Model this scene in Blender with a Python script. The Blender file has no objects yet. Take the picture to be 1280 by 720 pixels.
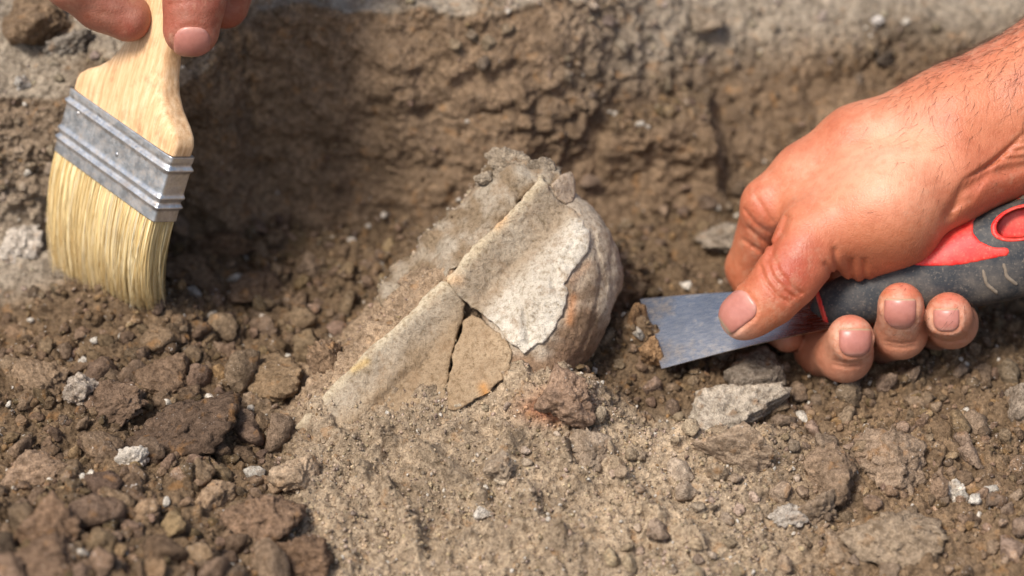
import bpy, math
import numpy as np
rng = np.random.default_rng(7)
S = bpy.context.scene
COL = S.collection

# ------------------------------------------------------------------ camera, sky, sun, exposure
TH = math.radians(38.0)            # downward pitch
DIST = 0.90                        # metres to the point in the middle of the picture (world origin)
MMPX = 0.3125e-3                   # metres per photo pixel at that distance
FW = np.array([0, math.cos(TH), -math.sin(TH)])
UP = np.array([0, math.sin(TH), math.cos(TH)])
RT = np.array([1.0, 0, 0])
CAM = -FW * DIST
cd = bpy.data.cameras.new('camera')
cam = bpy.data.objects.new('camera', cd); COL.objects.link(cam)
cam.location = CAM; cam.rotation_euler = (math.pi / 2 - TH, 0, 0)
cd.sensor_width = 36; cd.lens = 36 * DIST / (1280 * MMPX)
cd.clip_start = 0.02; cd.clip_end = 100
cd.dof.use_dof = True; cd.dof.focus_distance = DIST - 0.018; cd.dof.aperture_fstop = 4.8
S.camera = cam

W = bpy.data.worlds.new('World'); S.world = W; W.use_nodes = True
nt = W.node_tree
sky = nt.nodes.new('ShaderNodeTexSky'); sky.sky_type = 'NISHITA'; sky.sun_disc = False
SUN_DIR = np.array([-0.36, -0.34, 0.87]); SUN_DIR /= np.linalg.norm(SUN_DIR)
el = math.asin(SUN_DIR[2]); az = math.atan2(SUN_DIR[0], SUN_DIR[1])
sky.sun_elevation = el; sky.sun_rotation = az
sky.air_density = 1.0; sky.dust_density = 3.0; sky.ozone_density = 0.6
bgn = nt.nodes['Background']; bgn.inputs['Strength'].default_value = 0.12
nt.links.new(sky.outputs[0], bgn.inputs[0])
ld = bpy.data.lights.new('sun', 'SUN'); ld.energy = 3.1; ld.angle = math.radians(14); ld.color = (1.0, 0.96, 0.91)
sun = bpy.data.objects.new('sun', ld); COL.objects.link(sun)
sun.location = SUN_DIR * 3
from mathutils import Vector
sun.rotation_euler = Vector(SUN_DIR).to_track_quat('Z', 'Y').to_euler()
S.view_settings.view_transform = 'Standard'; S.view_settings.look = 'None'
S.view_settings.exposure = 0.52; S.view_settings.gamma = 1.0; S.view_settings.use_curve_mapping = False
S.cycles.use_denoising = True; S.render.filter_size = 1.1
S.cycles.max_bounces = 6; S.cycles.diffuse_bounces = 3; S.cycles.glossy_bounces = 3

# ------------------------------------------------------------------ frames
def px2c(px, py, d):
    """photo pixel + depth offset (mm, + is away) -> camera-aligned millimetres (right, up, away)"""
    k = MMPX * 1e3 * (DIST * 1e3 + d) / (DIST * 1e3)
    return np.array([(px - 640) * k, (360 - py) * k, d], float)
def c2w(p):
    p = np.asarray(p, float) * 1e-3
    return p[..., 0:1] * RT + p[..., 1:2] * UP + p[..., 2:3] * FW
def w2c(p):
    p = np.asarray(p, float)
    return np.stack([p @ RT, p @ UP, p @ FW], -1) * 1e3
def P(px, py, d):
    return c2w(px2c(px, py, d))
def w2px(p):
    c = w2c(p); k = MMPX * 1e3 * (DIST * 1e3 + c[..., 2]) / (DIST * 1e3)
    return 640 + c[..., 0] / k, 360 - c[..., 1] / k, c[..., 2]

# ------------------------------------------------------------------ noise
_perm = rng.permutation(4096).astype(np.int64)
_grad = rng.normal(size=(4096, 3)).astype(np.float32); _grad /= np.linalg.norm(_grad, axis=1, keepdims=True)
_rand = rng.random((4096, 4)).astype(np.float32)
def _h(i, j, k):
    return _perm[(_perm[(_perm[i & 4095] + j) & 4095] + k) & 4095]
def perlin(p):
    p = np.asarray(p, np.float32); i = np.floor(p).astype(np.int64); f = p - i
    u = f * f * f * (f * (f * 6 - 15) + 10); r = 0
    for dx in (0, 1):
        wx = u[:, 0] if dx else 1 - u[:, 0]
        for dy in (0, 1):
            wy = u[:, 1] if dy else 1 - u[:, 1]
            for dz in (0, 1):
                wz = u[:, 2] if dz else 1 - u[:, 2]
                g = _grad[_h(i[:, 0] + dx, i[:, 1] + dy, i[:, 2] + dz)]
                r = r + wx * wy * wz * ((f[:, 0] - dx) * g[:, 0] + (f[:, 1] - dy) * g[:, 1] + (f[:, 2] - dz) * g[:, 2])
    return r * 1.6
def fbm(p, octv=4, gain=0.5, lac=2.03):
    p = np.asarray(p, np.float32); a = 1.0; s = 0; r = 0
    for o in range(octv):
        r = r + a * perlin(p + 17.3 * o); s += a; a *= gain; p = p * lac
    return r / s
def worley(p):
    """nearest-feature distance and a random number of that cell"""
    p = np.asarray(p, np.float32); i = np.floor(p).astype(np.int64)
    best = np.full(len(p), 9.0, np.float32); rid = np.zeros(len(p), np.float32)
    for dx in (-1, 0, 1):
        for dy in (-1, 0, 1):
            for dz in (-1, 0, 1):
                c = i + (dx, dy, dz); q = _rand[_h(c[:, 0], c[:, 1], c[:, 2])]
                d = ((c + q[:, :3] - p) ** 2).sum(1)
                m = d < best; best = np.where(m, d, best); rid = np.where(m, q[:, 3], rid)
    return np.sqrt(best), rid
def sstep(a, b, x):
    t = np.clip((x - a) / (b - a), 0, 1); return t * t * (3 - 2 * t)
def smax(a, b, k):
    h = np.clip(0.5 + 0.5 * (a - b) / k, 0, 1); return b + (a - b) * h + k * h * (1 - h)
def smin(a, b, k):
    h = np.clip(0.5 + 0.5 * (b - a) / k, 0, 1); return b + (a - b) * h - k * h * (1 - h)

# ------------------------------------------------------------------ mesh helpers
def make_mesh(name, v, f, smooth=True, color=None):
    v = np.ascontiguousarray(v, np.float32); f = np.ascontiguousarray(f, np.int32)
    me = bpy.data.meshes.new(name); k = f.shape[1]
    me.vertices.add(len(v)); me.vertices.foreach_set('co', v.ravel())
    me.loops.add(f.size); me.loops.foreach_set('vertex_index', f.ravel())
    me.polygons.add(len(f)); me.polygons.foreach_set('loop_start', np.arange(0, f.size, k, dtype=np.int32))
    me.update(calc_edges=True)
    me.polygons.foreach_set('use_smooth', np.full(len(f), smooth, bool))
    if color is not None:
        c = np.ones((len(v), 4), np.float32); c[:, :3] = color
        a = me.attributes.new('tone', 'FLOAT_COLOR', 'POINT'); a.data.foreach_set('color', c.ravel())
    me.validate(); return me
def link(name, me, mat, parent=None, loc=None):
    o = bpy.data.objects.new(name, me); COL.objects.link(o)
    if mat is not None and not me.materials: me.materials.append(mat)
    if parent is not None: o.parent = parent
    if loc is not None: o.location = loc
    return o
def tag(o, label=None, cat=None, group=None, kind=None):
    if label: o['label'] = label
    if cat: o['category'] = cat
    if group: o['group'] = group
    if kind: o['kind'] = kind
    return o
def thing(name, label, cat, loc, group=None):
    o = bpy.data.objects.new(name, None); COL.objects.link(o); o.location = loc; o.empty_display_size = 0.02
    return tag(o, label, cat, group)
def part(name, v, f, mat, parent, smooth=True, color=None):
    """v in world metres"""
    v = np.asarray(v, float) - np.array(parent_loc(parent))
    return link(name, make_mesh(name, v, f, smooth, color), mat, parent)
def parent_loc(p):
    l = np.zeros(3)
    while p is not None: l += np.array(p.location); p = p.parent
    return l
def surface_nets(f, org, h):
    """zero level of a sampled field (negative inside) -> vertices, quads"""
    nx, ny, nz = f.shape; s = f < 0
    c = np.zeros((nx - 1, ny - 1, nz - 1), np.int8)
    for dx in (0, 1):
        for dy in (0, 1):
            for dz in (0, 1):
                c += s[dx:nx - 1 + dx, dy:ny - 1 + dy, dz:nz - 1 + dz]
    act = (c > 0) & (c < 8); idx = np.argwhere(act)
    num = np.full(act.shape, -1, np.int32); num[act] = np.arange(len(idx))
    acc = np.zeros((len(idx), 3)); cnt = np.zeros(len(idx))
    I, J, K = idx.T
    crn = [(a, b, d) for a in (0, 1) for b in (0, 1) for d in (0, 1)]
    val = {k: f[I + k[0], J + k[1], K + k[2]] for k in crn}
    for a in crn:
        for ax in range(3):
            if a[ax] == 1: continue
            b = list(a); b[ax] = 1; b = tuple(b)
            va, vb = val[a], val[b]; m = (va < 0) != (vb < 0)
            t = np.where(m, va / np.where(m, va - vb, 1), 0)
            q = np.tile(np.array(a, float), (len(idx), 1)); q[:, ax] = t
            acc[m] += q[m]; cnt += m
    v = (idx + acc / cnt[:, None]) * h + np.asarray(org)
    fs = []
    for ax in range(3):
        o1, o2 = [(1, 2), (2, 0), (0, 1)][ax]
        sl0 = [slice(1, -1)] * 3; sl1 = [slice(1, -1)] * 3
        sl0[ax] = slice(0, -1); sl1[ax] = slice(1, None)
        a = s[tuple(sl0)]; b = s[tuple(sl1)]
        e = np.argwhere(a != b); flip = b[tuple(e.T)]
        e = e.copy(); e[:, o1] += 1; e[:, o2] += 1
        def cell(d1, d2):
            q = e.copy(); q[:, o1] += d1; q[:, o2] += d2; return num[q[:, 0], q[:, 1], q[:, 2]]
        q = np.stack([cell(-1, -1), cell(0, -1), cell(0, 0), cell(-1, 0)], 1)
        q[flip] = q[flip][:, ::-1]; fs.append(q)
    fs = np.concatenate(fs); fs = fs[(fs >= 0).all(1)]
    return v, fs
def relax(v, f, it=2, lam=0.5):
    n = len(v); deg = np.zeros(n)
    e = np.concatenate([f[:, [i, (i + 1) % f.shape[1]]] for i in range(f.shape[1])])
    np.add.at(deg, e[:, 0], 1); np.add.at(deg, e[:, 1], 1)
    for _ in range(it):
        a = np.zeros((n, 3))
        for k in range(3):
            a[:, k] = np.bincount(e[:, 0], v[e[:, 1], k], n) + np.bincount(e[:, 1], v[e[:, 0], k], n)
        v = v + lam * (a / np.maximum(deg, 1)[:, None] - v)
    return v
def vnormals(v, f):
    n = np.zeros_like(v); a = np.cross(v[f[:, 2]] - v[f[:, 0]], v[f[:, -1]] - v[f[:, 1]])
    for k in range(f.shape[1]):
        for c in range(3): n[:, c] += np.bincount(f[:, k], a[:, c], len(v))
    return n / np.maximum(np.linalg.norm(n, axis=1, keepdims=True), 1e-12)

# ------------------------------------------------------------------ colours and materials
def lin(r, g, b):
    f = lambda c: ((c / 255 + 0.055) / 1.055) ** 2.4 if c > 10 else c / 255 / 12.92
    return np.array([f(r), f(g), f(b)])
class NT:
    def __init__(s, name):
        s.m = bpy.data.materials.new(name); s.m.use_nodes = True; s.t = s.m.node_tree
        s.b = s.t.nodes['Principled BSDF']
    def n(s, kind, **kw):
        x = s.t.nodes.new('ShaderNode' + kind)
        for k, v in kw.items():
            if k in x.inputs.keys() if isinstance(k, str) else False: x.inputs[k].default_value = v
            else: setattr(x, k, v)
        return x
    def l(s, a, b): s.t.links.new(a, b)
    def coord(s):
        return s.n('TexCoord').outputs['Object']
    def noise(s, scale, detail=4, rough=0.55, vec=None):
        x = s.n('TexNoise'); x.inputs['Scale'].default_value = scale; x.inputs['Detail'].default_value = detail
        x.inputs['Roughness'].default_value = rough; s.l(vec or s.coord(), x.inputs['Vector']); return x.outputs['Fac']
    def vor(s, scale, feature='F1', out='Distance', vec=None):
        x = s.n('TexVoronoi'); x.feature = feature; x.inputs['Scale'].default_value = scale
        s.l(vec or s.coord(), x.inputs['Vector']); return x.outputs[out]
    def ramp(s, fac, stops):
        x = s.n('ValToRGB'); s.l(fac, x.inputs[0]); e = x.color_ramp.elements
        while len(e) < len(stops): e.new(0.5)
        for i, (p, c) in enumerate(stops):
            e[i].position = p; e[i].color = (*(c if not np.isscalar(c) else (c, c, c)), 1)
        return x.outputs[0]
    def mix(s, fac, a, b, mode='MIX'):
        x = s.n('Mix', data_type='RGBA', blend_type=mode)
        for v, i in ((fac, 0), (a, 6), (b, 7)):
            if hasattr(v, 'is_output'): s.l(v, x.inputs[i])
            else: x.inputs[i].default_value = v if np.isscalar(v) else (*v, 1)
        return x.outputs[2]
    def math(s, op, a, b=0.0):
        x = s.n('Math', operation=op)
        for v, i in ((a, 0), (b, 1)):
            if hasattr(v, 'is_output'): s.l(v, x.inputs[i])
            else: x.inputs[i].default_value = v
        return x.outputs[0]
    def bump(s, h, strength, dist, prev=None):
        x = s.n('Bump'); x.inputs['Strength'].default_value = strength; x.inputs['Distance'].default_value = dist
        s.l(h, x.inputs['Height'])
        if prev is not None: s.l(prev, x.inputs['Normal'])
        return x.outputs[0]
    def attr(s, name='tone'):
        x = s.n('Attribute'); x.attribute_name = name; return x.outputs['Color']
    def done(s, color, rough=0.9, normal=None, spec=0.3, metal=0.0):
        def put(v, k):
            if hasattr(v, 'is_output'): s.l(v, s.b.inputs[k])
            else: s.b.inputs[k].default_value = v if np.isscalar(v) else (*v, 1)
        put(color, 'Base Color'); put(rough, 'Roughness'); put(spec, 'Specular IOR Level'); put(metal, 'Metallic')
        if normal is not None: s.l(normal, s.b.inputs['Normal'])
        return s.m

def soil_material(name, use_attr=True, base=None, speck=0.72, island=False):
    m = NT(name); c = m.n('NewGeometry').outputs['Position']
    if island:                                     # every stone its own place in the noise and its own tone
        info = m.n('ObjectInfo'); geo = m.n('NewGeometry')
        r = m.math('ADD', info.outputs['Random'], geo.outputs['Random Per Island'])
        add = m.n('VectorMath', operation='ADD'); m.l(c, add.inputs[0])
        cmb = m.n('CombineXYZ'); m.l(m.math('MULTIPLY', r, 7.0), cmb.inputs[0]); m.l(m.math('MULTIPLY', r, 3.0), cmb.inputs[2])
        m.l(cmb.outputs[0], add.inputs[1]); c = add.outputs[0]
    col = m.attr() if use_attr else base
    n1 = m.noise(70, 5, 0.62, c); n2 = m.noise(420, 4, 0.6, c); n3 = m.noise(1800, 3, 0.6, c)
    col = m.mix(1.0, col, m.ramp(n1, [(0.3, (0.66, 0.64, 0.62)), (0.5, (1, 1, 1)), (0.72, (1.28, 1.27, 1.25))]), 'MULTIPLY')
    col = m.mix(1.0, col, m.ramp(n2, [(0.32, (0.56, 0.53, 0.50)), (0.52, (1, 1, 1)), (0.7, (1.36, 1.36, 1.36))]), 'MULTIPLY')
    col = m.mix(1.0, col, m.ramp(n3, [(0.3, (0.62, 0.6, 0.58)), (0.5, (1, 1, 1)), (0.7, (1.35, 1.35, 1.35))]), 'MULTIPLY')
    # ochre staining, pale mineral specks
    och = m.ramp(m.noise(160, 3, 0.5, c), [(0.6, 0.0), (0.72, 1.0)])
    col = m.mix(m.math('MULTIPLY', och, 0.35), col, tuple(lin(165, 118, 68)))
    sp = m.ramp(m.noise(900, 3, 0.7, c), [(speck - 0.06, 0.0), (speck, 1.0)])
    pt = m.ramp(m.noise(60, 2, 0.5, c), [(0.45, 0.0), (0.62, 1.0)])
    col = m.mix(m.math('MULTIPLY', m.math('MULTIPLY', sp, pt), 0.8), col, tuple(lin(214, 206, 194)))
    b = m.bump(n1, 0.5, 0.004); b = m.bump(n2, 0.9, 0.0020, b); b = m.bump(n3, 0.9, 0.0008, b)
    return m.done(col, 0.95, b, 0.15)
M_SOIL = soil_material('soil')
M_CLOD = soil_material('soil_clod', island=True)
M_GRIT = soil_material('grit', island=True, speck=0.66)

def bone_material():
    m = NT('bone'); c = m.coord()
    n1 = m.noise(55, 5, 0.6, c); n2 = m.noise(500, 4, 0.65, c); n3 = m.noise(2200, 3, 0.6, c)
    col = m.attr()
    col = m.mix(1.0, col, m.ramp(n1, [(0.3, (0.75, 0.70, 0.64)), (0.5, (1, 1, 1)), (0.7, (1.15, 1.14, 1.12))]), 'MULTIPLY')
    col = m.mix(1.0, col, m.ramp(n2, [(0.32, (0.60, 0.56, 0.50)), (0.5, (1, 1, 1)), (0.72, (1.15, 1.15, 1.15))]), 'MULTIPLY')
    col = m.mix(1.0, col, m.ramp(n3, [(0.3, (0.72, 0.70, 0.67)), (0.5, (1, 1, 1)), (0.7, (1.15, 1.15, 1.15))]), 'MULTIPLY')
    d = m.ramp(m.noise(110, 6, 0.7, c), [(0.50, 0.0), (0.64, 1.0)])
    col = m.mix(m.math('MULTIPLY', d, 0.55), col, tuple(lin(138, 112, 84)))
    b = m.bump(n1, 0.35, 0.003); b = m.bump(n2, 0.8, 0.0015, b); b = m.bump(n3, 1.0, 0.0006, b)
    return m.done(col, 0.85, b, 0.2)
M_BONE = bone_material()

# ------------------------------------------------------------------ the ground: one sheet, trench with wall, ledge and mound
C0 = P(385, 515, -12); C1 = P(678, 222, 4)            # the bone's crest, which the mound follows
def ground_z(X, Y):
    nz = lambda s, o: fbm(np.stack([X * s + o, Y * s + 3.1, np.full_like(X, o)], -1).reshape(-1, 3), 3).reshape(X.shape)
    wob = nz(14, 1.7); wob2 = nz(32, 8.2)
    z = np.full_like(X, -0.0465) + 0.003 * wob
    # spoil rising towards the lower left corner
    z = z + 0.024 * sstep(-0.03, -0.16, Y) * sstep(-0.02, -0.16, X)
    z = z + 0.010 * sstep(-0.06, -0.16, X) * sstep(0.06, 0.0, Y)
    z = z + 0.010 * sstep(0.10, 0.24, X) * sstep(0.05, -0.10, Y)
    z = z + 0.017 * np.exp(-(((X - 0.050) / 0.016) ** 2 + ((Y - 0.010) / 0.016) ** 2))       # heap against the blade
    sx_, sy_ = X + 0.190, Y - 0.050; ts_ = np.clip((sx_ * 0.044 - sy_ * 0.032) / (0.044 ** 2 + 0.032 ** 2), -0.6, 1)
    z = smax(z, -0.0285 - 0.6 * np.maximum(np.hypot(sx_ - 0.044 * ts_, sy_ + 0.032 * ts_) - 0.008, 0) + 0.003 * wob2, 0.006)   # spoil under the bristles
    # apron in front of the bone
    yb = -0.034 - 0.016 * sstep(0.01, 0.06, X) + 0.006 * sstep(-0.01, -0.03, X) * sstep(-0.075, -0.045, X) + 0.005 * wob2
    ap = -0.0235 + 0.29 * (np.minimum(Y, yb) - yb) - 1.3 * np.maximum(Y - yb, 0)
    ap = ap - 0.55 * np.maximum(-0.074 - X + 0.012 * wob2, 0) - 0.13 * np.maximum(X - 0.015, 0) + 0.0035 * wob2 + 0.002 * wob - 0.0075 * sstep(-0.018, -0.048, X) * sstep(-0.085, -0.05, Y)
    z = smax(z, ap, 0.008)
    z = smax(z, -0.0165 - 0.9 * np.maximum(np.hypot(X - 0.010, (Y + 0.036) * 1.1) - 0.010, 0), 0.004)   # crumbs heaped against the foot of the bone
    # mound under and behind the crest
    d = (C1 - C0)[:2]; L = np.hypot(*d); d = d / L; n = np.array([-d[1], d[0]])
    t = ((X - C0[0]) * d[0] + (Y - C0[1]) * d[1]) / L; q = (X - C0[0]) * n[0] + (Y - C0[1]) * n[1]
    tc = np.clip(t, -0.05, 1.0); top = C0[2] + (C1[2] - C0[2]) * tc - 0.008
    over = np.maximum(t - 1.0, 0) * L + np.maximum(-0.05 - t, 0) * L
    mz = top - 0.95 * np.maximum(q - 0.010 - 0.003 * sstep(0.35, 0.6, t), 0) - 1.6 * np.maximum(-q + 0.002, 0) - 1.2 * over + 0.002 * wob2
    z = smax(z, mz, 0.006)
    # back wall and rim
    foot = 0.098 + 0.026 * sstep(0.0, 0.12, X) + 0.008 * wob + 0.006 * wob2
    wid = 0.030 + 0.045 * sstep(-0.04, 0.10, X) + 0.01 * sstep(0.15, 0.22, X)
    topz = 0.048 + 0.008 * wob2 - 0.014 * sstep(0.0, 0.08, X) - 0.020 * sstep(0.06, 0.2, X) + 0.004 * wob
    s = np.clip((Y - foot) / wid, 0, 1); s = 0.4 * (1 - (1 - s) ** 1.7) + 0.6 * s * s * (3 - 2 * s)
    z = z + (np.maximum(topz, z) - z) * s
    # the block-like ledge in the right part of the wall
    bl = sstep(0.036, 0.044, X) * sstep(0.094, 0.086, X) * sstep(0.112, 0.118, Y) * sstep(0.20, 0.14, Y)
    z = z + bl * np.clip(-0.006 - z, 0, 0.03)
    z = z + np.maximum(Y - foot - wid, 0) * 0.03
    # ledge on the left
    lx = -0.203 + 0.083 * sstep(0.055, 0.105, Y) + 0.006 * wob2; ly = 0.083 + 0.005 * wob
    e = np.minimum(sstep(0.010, -0.006, X - lx), sstep(-0.016, 0.006, Y - ly))
    lt = 0.004 + 0.50 * np.clip(Y - 0.035, -0.02, 0.085) + 0.004 * wob
    z = z + (np.maximum(lt, z) - z) * e
    # far away the ground settles to the rim's level
    far = sstep(0.30, 0.7, np.hypot(X, Y + 0.02)); z = z + (0.03 - z) * far
    return z

def axis(lo, hi, step, far):
    c = np.arange(lo, hi, step); g = step * 1.2 ** np.arange(1, 60); g = np.cumsum(g); g = g[g < far]
    return np.concatenate([lo - g[::-1], c, hi + g])
STEP = 0.00063
gx = axis(-0.235, 0.235, STEP, 4.0)
yf = np.concatenate([axis(-0.175, 0.205, 0.0009, 4.0)])
ZB = ground_z(*np.meshgrid(gx, yf, indexing='ij'))
dense = (yf >= -0.175) & (yf <= 0.205); yd = yf[dense]; zd = ZB[:, dense]
arc = np.concatenate([np.zeros((len(gx), 1)), np.cumsum(np.hypot(np.diff(yd)[None, :], np.diff(zd, axis=1)), 1)], 1)
# smooth arc lengths across columns so that rows stay continuous
ker = np.hanning(25); ker /= ker.sum()
arc = np.apply_along_axis(lambda a: np.convolve(np.pad(a, 12, mode='edge'), ker, 'valid'), 0, arc)
NV = int(np.median(arc[:, -1]) / STEP)
GY = np.empty((len(gx), NV)); GZ = np.empty_like(GY)
for i in range(len(gx)):
    GY[i] = np.interp(np.linspace(0, arc[i, -1], NV), arc[i], yd); GZ[i] = np.interp(GY[i], yd, zd[i])
near, farr = yf < -0.175, yf > 0.205
GY = np.concatenate([np.tile(yf[near], (len(gx), 1)), GY, np.tile(yf[farr], (len(gx), 1))], 1)
GZ = np.concatenate([ZB[:, near], GZ, ZB[:, farr]], 1)
GX = np.tile(gx[:, None], (1, GY.shape[1]))
gv = np.stack([GX, GY, GZ], -1).reshape(-1, 3)
na, nb = GX.shape; ii = np.arange(na * nb).reshape(na, nb)
gf = np.stack([ii[:-1, :-1], ii[1:, :-1], ii[1:, 1:], ii[:-1, 1:]], -1).reshape(-1, 4)
gn = vnormals(gv, gf)
X, Y, Z = gv.T
# zones
ppx, ppy, pdp = w2px(gv)
wallz = sstep(0.85, 0.55, gn[:, 2]) * sstep(0.06, 0.10, Y)
rim = sstep(-0.01, 0.012, Z) * sstep(0.06, 0.11, Y) * (1 - wallz)
rim = rim * sstep(-0.25, 0.25, fbm(gv * 30 + 3, 3) + (Z - 0.02) * 12)
rim2 = sstep(-0.008, 0.014, Z + 0.010 * fbm(gv * 26 + 8, 3)) * sstep(0.10, 0.14, Y) * sstep(0.0, 0.07, X); rim = np.maximum(rim, rim2); wallz = wallz * (1 - 0.85 * rim2)
rim = np.maximum(rim, sstep(-0.17, -0.19, X) * sstep(0.03, 0.05, Y) * (1 - wallz))
apron = sstep(-0.100, -0.070, X) * sstep(-0.02, -0.034, Y) * sstep(0.14, 0.07, X)
dcr = (C1 - C0)[:2] / np.hypot(*(C1 - C0)[:2]); qq = (X - C0[0]) * -dcr[1] + (Y - C0[1]) * dcr[0]; tt = ((X - C0[0]) * dcr[0] + (Y - C0[1]) * dcr[1])
flank = sstep(-0.02, 0.0, qq) * sstep(0.050, 0.030, qq) * sstep(-0.02, 0.01, tt) * sstep(0.15, 0.12, tt)
compact = np.clip(np.maximum(apron, flank), 0, 1)
loose = np.clip(1 - np.maximum.reduce([wallz, rim, compact]), 0, 1)
# relief
vis = (np.abs(X) < 0.30) & (Y > -0.22) & (Y < 0.26)
p = gv[vis]
big = fbm(p * 28, 4, 0.55); mid = fbm(p * 110 + 5, 4, 0.6); fin = fbm(p * 480 + 9, 3, 0.6)
rid = 1 - np.abs(fbm(p * 60 + 31, 4, 0.55)) * 2.2
warp = np.stack([fbm(p * 130 + 2, 2), fbm(p * 130 + 12, 2), fbm(p * 130 + 22, 2)], -1)
def lumps(scale, r, wamp=0.35):
    d, k = worley(p * scale + warp * wamp + scale); h = np.sqrt(np.clip(1 - (d / r) ** 2, 0, 1)); return h * np.where(k > 0.35, k, 0.0)
l1 = lumps(62, 0.62); l2 = lumps(150, 0.62); l3 = lumps(380, 0.62)
lo, co, wa, ri = loose[vis], compact[vis], wallz[vis], rim[vis]
disp = lo * (0.0036 * big + 0.0050 * l1 + 0.0034 * l2 + 0.0016 * l3 + 0.0032 * mid + 0.0012 * fin)
disp += co * (0.0034 * big + 0.0042 * mid + 0.0022 * l2 + 0.0014 * l3 + 0.0013 * fin + 0.0022 * np.clip(rid, 0, 1))
patch = sstep(0.0, 0.35, fbm(p * 22 + 61, 3)); scr = fbm(p * np.array([26, 26, 90]) + 15, 3)
disp += wa * (0.0100 * big + 0.0017 * mid + patch * (0.0046 * l1 + 0.0030 * l2 + 0.0012 * l3 + 0.0030 * mid) + 0.0006 * fin + 0.0022 * scr + 0.0016 * np.clip(rid, -1, 1))
disp += ri * (0.0030 * big + 0.0026 * mid + 0.0016 * l2 + 0.0008 * l3 + 0.0005 * fin)
# diagonal root-like ridges on the apron
def ridge_px(pts, w, amp):
    a = np.zeros(len(p)); x, y = ppx[vis], ppy[vis]; best = np.full(len(p), 1e9)
    for (x0, y0), (x1, y1) in zip(pts[:-1], pts[1:]):
        dx, dy = x1 - x0, y1 - y0; t = np.clip(((x - x0) * dx + (y - y0) * dy) / (dx * dx + dy * dy), 0, 1)
        best = np.minimum(best, np.hypot(x - x0 - t * dx, y - y0 - t * dy))
    return amp * np.exp(-(best / w) ** 2) * co * (0.6 + 0.8 * mid)
for pts in ([(470, 545), (540, 575), (600, 625)], [(640, 545), (625, 600), (665, 640), (700, 690)], [(700, 560), (720, 610)], [(560, 690), (640, 665), (720, 690)], [(450, 600), (500, 640), (520, 690)], [(760, 570), (800, 640), (870, 690)], [(430, 560), (470, 580)]):
    disp += ridge_px(pts, 11, 0.0095)
full = np.zeros(len(gv)); full[vis] = disp
gv2 = gv + gn * full[:, None]
gv2[vis] += gn[vis][:, [1, 2, 0]] * (0.0006 * warp[:, :1]) * lo[:, None]
# the earth's own colours
tone = np.zeros((len(gv), 3))
cl = lin(113, 93, 71); cc = lin(164, 144, 119); cw = lin(129, 107, 84); cr = lin(156, 142, 123)
n_a = np.zeros(len(gv)); n_a[vis] = fbm(p * 18 + 40, 3)
wsum = (loose + compact + wallz + rim)[:, None] + 1e-6
tone = (loose[:, None] * cl + compact[:, None] * cc + wallz[:, None] * cw + rim[:, None] * cr) / wsum
rightpale = sstep(0.02, 0.16, X) * sstep(0.02, -0.08, Y) * loose          # drier, paler crumbs to the right
tone = tone * (1 + 0.30 * rightpale[:, None] * np.array([1, 1.02, 1.08]))
tone = tone * (1 + 0.30 * n_a[:, None])
rust = 0.85 * np.exp(-(((ppx - 690) / 34) ** 2 + ((ppy - 512) / 16) ** 2)) * (pdp < 10); tone = tone * (1 - rust[:, None]) + lin(176, 104, 66) * rust[:, None]
flk = flank * (1 - apron); tone = tone * (1 - 0.18 * flk[:, None] * np.array([0.7, 1, 1.2]))
G_N = vnormals(gv2, gf)
ground = link('ground', make_mesh('ground', gv2, gf, True, np.clip(tone, 0.01, 1)), M_SOIL)
tag(ground, 'brown dug earth of the trench with its wall, ledge and mound', 'ground', kind='structure')

# nearest visible ground point for a photo pixel
_bin = {}
inview = np.where((ppx > -80) & (ppx < 1360) & (ppy > -60) & (ppy < 800))[0]
qx, qy, qd = w2px(gv2)
DB = np.full((216, 376), 1e9); DI = np.full((216, 376), -1, np.int64)
bx = ((qx[inview] + 80) / 4).astype(int).clip(0, 375); by = ((qy[inview] + 60) / 4).astype(int).clip(0, 215)
order = np.argsort(-qd[inview]); DI[by[order], bx[order]] = inview[order]; DB[by[order], bx[order]] = qd[inview][order]
def on_ground(px, py):
    i = DI[int((py + 60) / 4), int((px + 80) / 4)]; return gv2[i], G_N[i], i
# ------------------------------------------------------------------ the bone: fragments with their own outline, depth and thickness
BC = [  # photo pixel, depth (mm) of the bone's outer surface
 (360,540,-15),(385,515,-12),(450,447,-9),(510,395,-7),(555,352,-5),(590,317,-3),(620,285,-1),(650,252,2),(678,222,5),
 (440,520,-13),(500,468,-8),(545,425,-4.5),(580,392,-3),(520,500,-13),(555,460,-11),(560,520,-19),
 (600,388,-5),(612,372,-2.5),(640,342,-0.5),(668,312,1.5),(700,280,4),(722,258,6),
 (625,395,-9),(640,420,-14),(655,440,-16.5),(650,385,-12),(665,360,-11.5),(680,400,-14),(690,345,-10.5),(705,310,-6.5),(725,290,-3),
 (720,340,-9),(715,380,-12),(700,430,-14),(690,470,-15),(735,330,-6),(755,330,0),(772,338,9),(782,342,18),(745,390,-6),(765,390,6),(740,430,-2),(725,460,0),(760,290,8),(745,262,12),(735,250,16),(778,375,15),(752,430,10),
 (610,240,8),(640,205,12),(580,280,6),(540,320,6),(560,285,10),(530,295,14),(500,335,12),(590,240,16),(615,210,18),(640,194,22),(690,212,9),(715,218,13),(718,248,13),(700,240,8),(690,200,20),
 (600,430,-12),(640,450,-15),(570,505,-18),(610,490,-18.5),(575,440,-10),
]
_bp = np.array([(a, b) for a, b, _ in BC], float) / 100; _bd = np.array([c for _, _, c in BC], float)
def _tps(r): return np.where(r > 1e-9, r * r * np.log(np.maximum(r, 1e-9)), 0)
_A = _tps(np.linalg.norm(_bp[:, None] - _bp[None], axis=2)) + 0.02 * np.eye(len(_bp)); _Pm = np.c_[np.ones(len(_bp)), _bp]
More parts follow.
